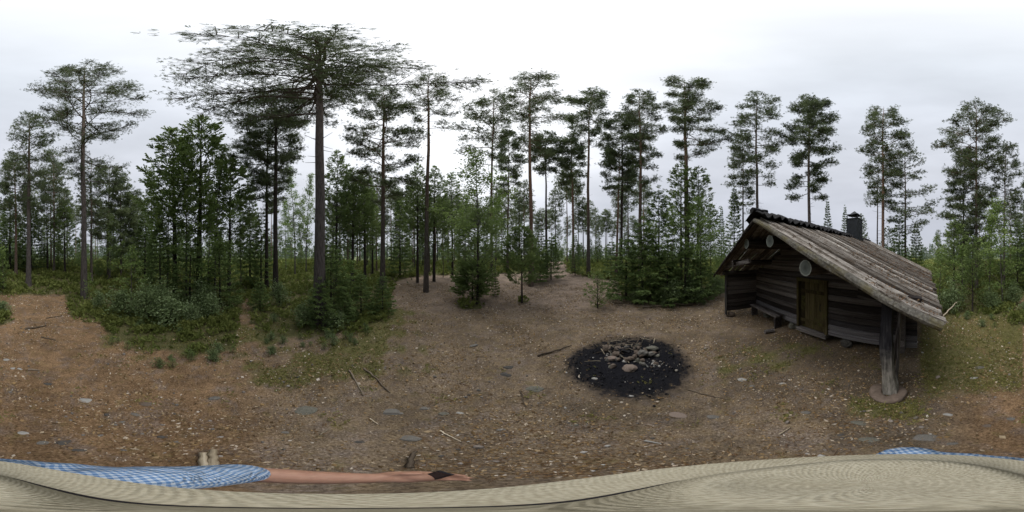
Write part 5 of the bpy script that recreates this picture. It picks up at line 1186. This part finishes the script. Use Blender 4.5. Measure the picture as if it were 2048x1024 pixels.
Rs, Re, Rw = (.185, .0, 1.425), (.235, -.03, 1.14), (.20, .10, .90)
body += chain([W(*Rs), W(*Re)], [.052, .043]); body += chain([W(*Re), W(*Rw)], [.042, .026])
body += chain([W(*Rw), W(.195, .125, .85), W(.19, .135, .81)], [.026, .036, .03], 12, .6)
for q, (dx, l_) in enumerate(((-.028, .065), (-.010, .078), (.010, .074), (.027, .058))): body += finger((.19+dx, .14, .805), (.19+dx*1.1, .150, .805-l_*.5), (.19+dx*1.1, .145, .805-l_), .0088)
body += finger((.16, .13, .86), (.135, .15, .83), (.13, .165, .795), .0105)
for s_ in (-1, 1):
    body += chain([W(s_*.085, 0, .95), W(s_*.10, .02, .50), W(s_*.11, .0, .10)], [.080, .055, .040])
remesh('body', body, M_SKIN, .0065, per, 4)
# eyes and hair
M_EYE = plain('eye', (.10, .09, .085), .3, .1, 30, 0, .5)
for s_ in (-1, 1): o = link('eye', new_mesh('eye', ell(HX+s_*.031, HY+.087, 1.705, .011, .008, .008), M_EYE, True), per); o.matrix_parent_inverse = Matrix.Translation(-per.location)
M_HAIR = plain('brown_hair', (.06, .04, .028), .7, .4, 60)
o = link('hair', new_mesh('hair', ell(HX, HY-.018, 1.725, .083, .092, .098), M_HAIR, True), per); o.matrix_parent_inverse = Matrix.Translation(-per.location)
# shirt
def gingham():
    m, t, b = mat('blue_gingham', .85, .15); g = node(t, 'ShaderNodeNewGeometry')
    mp2 = node(t, 'ShaderNodeMapping', {'Rotation': (0, 0, .45)}); t.links.new(g.outputs['Position'], mp2.inputs[0])
    nz2 = node(t, 'ShaderNodeTexNoise', {'Scale': 9.0, 'Detail': 2}); t.links.new(g.outputs['Position'], nz2.inputs['Vector'])
    s = node(t, 'ShaderNodeSeparateXYZ'); t.links.new(mp2.outputs[0], s.inputs[0]); warp = mth(t, 'MULTIPLY', nz2.outputs[0], .035)
    u_ = mth(t, 'ADD', mth(t, 'ADD', s.outputs[0], mth(t, 'MULTIPLY', s.outputs[2], .5)), warp); v_ = mth(t, 'ADD', mth(t, 'ADD', s.outputs[1], mth(t, 'MULTIPLY', s.outputs[2], -.15)), warp)
    def band(q): return mth(t, 'GREATER_THAN', mth(t, 'FRACT', mth(t, 'DIVIDE', q, .014)), .5)
    f = mth(t, 'MULTIPLY', mth(t, 'ADD', band(u_), band(v_)), .5)
    c = ramp(t, f, [(0, (.60, .67, .76)), (.5, (.30, .43, .64)), (1, (.12, .24, .48))])
    t.links.new(c, b.inputs['Base Color'])
    w2 = noise(t, g.outputs['Position'], 11, 4, .6, .8); bump(t, b, w2, 1.0, .04); return m
M_SHIRT = gingham()
sh = ell(0, -.015, 1.30, .195, .135, .22)+ell(0, -.038, 1.42, .212, .110, .082)+ell(0, .015, 1.05, .175, .135, .22)+ell(0, .03, 1.15, .165, .125, .2)
sh += chain([W(-.13, -.01, 1.44), W(-.195, .0, 1.415), W(-.275, .025, 1.315), W(-.345, .05, 1.215)], [.078, .080, .074, .071])
sh += chain([W(.13, -.01, 1.44), W(.20, -.005, 1.415), W(.23, -.02, 1.30), W(.242, -.03, 1.20)], [.078, .080, .074, .070])
sh += chain([W(0, -.02, 1.46), W(0, .025, 1.535)], [.105, .076])+ell(0, .02, .97, .180, .140, .14)
sh += chain([W(-.06, .06, 1.46), W(-.02, .085, 1.44)], [.02, .015])
remesh('shirt', sh, M_SHIRT, .009, per, 6)
M_TROUS = plain('dark_grey_trousers', (.06, .062, .07), .9, .25, 25)
tr_ = ell(0, .0, .93, .165, .125, .12)
for s_ in (-1, 1): tr_ += chain([W(s_*.085, 0, .90), W(s_*.10, .02, .50), W(s_*.11, .0, .09)], [.098, .078, .068])
remesh('trousers', tr_, M_TROUS, .011, per, 5)
M_SHOE = plain('brown_shoes', (.05, .035, .025), .6, .3, 20)
for s_ in (-1, 1):
    o = remesh('shoe', ell(s_*.11, .06, .05, .048, .14, .045)+ell(s_*.11, -.02, .075, .045, .06, .055), M_SHOE, .008, per, 4)
# straw hat
HC = np.array(W(HX, HY, 0))[:2]
hat_c = np.array([.075, -.052]); HB = 1.762
def straw(name, kind):
    m, t, b = mat(name, .75, .2); uv = node(t, 'ShaderNodeUVMap', uv_map='weave'); s = node(t, 'ShaderNodeSeparateXYZ'); t.links.new(uv.outputs[0], s.inputs[0])
    TP_ = 2*pi
    fu = mth(t, 'SINE', mth(t, 'MULTIPLY', s.outputs[0], TP_*(84 if kind == 'crown' else 120)))
    fv = mth(t, 'SINE', mth(t, 'MULTIPLY', s.outputs[1], TP_/(.0125 if kind == 'crown' else .009)))
    wv = mth(t, 'MULTIPLY', fu, fv); hgt = mth(t, 'ADD', mth(t, 'MULTIPLY', wv, .5), .5)
    ring = mth(t, 'ADD', mth(t, 'MULTIPLY', fv, .5), .5)
    g = node(t, 'ShaderNodeNewGeometry'); n_ = noise(t, g.outputs['Position'], 22, 5, .6); n2_ = noise(t, g.outputs['Position'], 260, 3, .6)
    c = ramp(t, hgt, [(0, (.22, .19, .125)), (.35, (.41, .37, .27)), (1, (.58, .54, .42))])
    c = mix(t, .4, c, (.45, .41, .31))
    c = mix(t, 1.0, c, ramp(t, n_, [(.3, (.84, .83, .80)), (.7, (1.08, 1.08, 1.08))]), 'MULTIPLY')
    c = mix(t, .5, c, ramp(t, n2_, [(.35, (.29, .26, .185)), (.65, (.56, .52, .415))]))
    t.links.new(c, b.inputs['Base Color']); bump(t, b, mth(t, 'ADD', hgt, mth(t, 'MULTIPLY', n2_, 1.0)), .55, .003); return m
def hat_surface(name, rings, m_, thick=.003):
    """rings: (function of angle -> x, y, z), arc length"""
    na = 144; a = np.linspace(0, 2*pi, na+1); V, UV, arc = [], [], 0.; prev = None
    for fn in rings:
        p = np.stack(fn(a), -1)
        if prev is not None: arc += float(np.linalg.norm(p-prev, axis=1).mean())
        prev = p; V.append(p); UV.append(np.stack([a/(2*pi), np.full(na+1, arc)], -1))
    m = len(rings); V = np.concatenate(V); UV = np.concatenate(UV); i = np.arange(m-1)[:, None]*(na+1); j = np.arange(na)[None]
    F = np.stack([i+j, i+j+1, i+na+1+j+1, i+na+1+j], -1).reshape(-1, 4)
    me = new_mesh(name, [(V, F)], m_, True); ul = me.uv_layers.new(name='weave')
    ul.data.foreach_set('uv', UV[F.ravel()].astype(np.float32).ravel()); return me
# tilt: the front of the brim dips a little
Fd = face; tilt = .10
def hpt(x, y, z): return x, y, z-tilt*((x-hat_c[0])*Fd[0]+(y-hat_c[1])*Fd[1])
fa = atan2(face[1], face[0])
def crown_ring(rx, ry, z, pinch=0., dent=0.):
    def fn(a):
        # long axis along the facing direction
        X = ry*np.cos(a)*(1-.0*pinch); Y = rx*np.sin(a); Y = Y*(1-pinch*np.clip(np.cos(a), 0, 1)**1.5)
        x = hat_c[0]+X*cos(fa)-Y*sin(fa); y = hat_c[1]+X*sin(fa)+Y*cos(fa)
        zz = z-dent*np.exp(-(Y/(rx*.55+1e-6))**2)*(.55+.45*np.cos(a)) if dent else np.full_like(a, z)
        return hpt(x, y, HB+zz)
    return fn
crown_r = [crown_ring(.103, .118, .0), crown_ring(.102, .117, .02), crown_ring(.100, .115, .045), crown_ring(.096, .111, .07, .08), crown_ring(.090, .104, .092, .16), crown_ring(.083, .097, .106, .22),
           crown_ring(.073, .088, .112, .25, .003), crown_ring(.058, .074, .111, .25, .012), crown_ring(.040, .055, .105, .2, .014), crown_ring(.020, .030, .098, .1, .012), crown_ring(.0005, .0005, .094)]
brim_c = np.array([.066, -.044])
def brim_ring(f, z):
    def fn(a):
        ci = crown_ring(.103, .118, .0)(a); X = .172*np.cos(a); Y = .148*np.sin(a)
        xo = brim_c[0]+X*cos(fa)-Y*sin(fa); yo = brim_c[1]+X*sin(fa)+Y*cos(fa)
        x = ci[0]*(1-f)+xo*f; y = ci[1]*(1-f)+yo*f
        curl = .016*np.sin(a)**2*f**2-.006*f
        return hpt(x, y, HB+z+curl)
    return fn
hat = link('hat', None, per); hat['label'] = 'woven straw hat with a thin dark band'; hat.matrix_parent_inverse = Matrix.Translation(-per.location)
link('hat_crown', hat_surface('hat_crown', crown_r, straw('woven_straw_crown', 'crown')), hat)
link('brim', hat_surface('brim', [brim_ring(f, 0) for f in (0, .15, .3, .45, .6, .75, .9, .97)]+[brim_ring(1.0, .001), brim_ring(1.0, -.004), brim_ring(.93, -.006)], straw('woven_straw_brim', 'brim')), hat)
M_BAND = plain('dark_hat_band', (.018, .016, .02), .8, .2, 40)
def exp_ring(r0, z): 
    return crown_ring(.103+r0, .118+r0, z)
link('hat_band', hat_surface('hat_band', [exp_ring(.002, .000), exp_ring(.0032, .004), exp_ring(.0022, .010), exp_ring(-.001, .011)], M_BAND), hat)
# phone in the left hand
ph_c = np.array(W(-.276, .370, 1.198)); Mph = Matrix.Translation(Vector(ph_c)) @ Matrix.Rotation(atan2(face[1], face[0])-.15, 4, 'Z') @ Matrix.Rotation(R(-62), 4, 'Y')
phn = link('phone', None, None, None, None, None, Mph); tag(phn, 'dark smartphone held in the left hand of the person', 'phone')
link('case', new_mesh('case', [box((0, 0, 0), (.085, .040, .008))], plain('black_phone_case', (.015, .014, .018), .5, .2, 30, 0)), phn)
link('screen', new_mesh('screen', [box((0, 0, .0045), (.079, .035, .001))], plain('dark_glass_screen', (.02, .02, .026), .12, .1, 10, 0, .5)), phn)
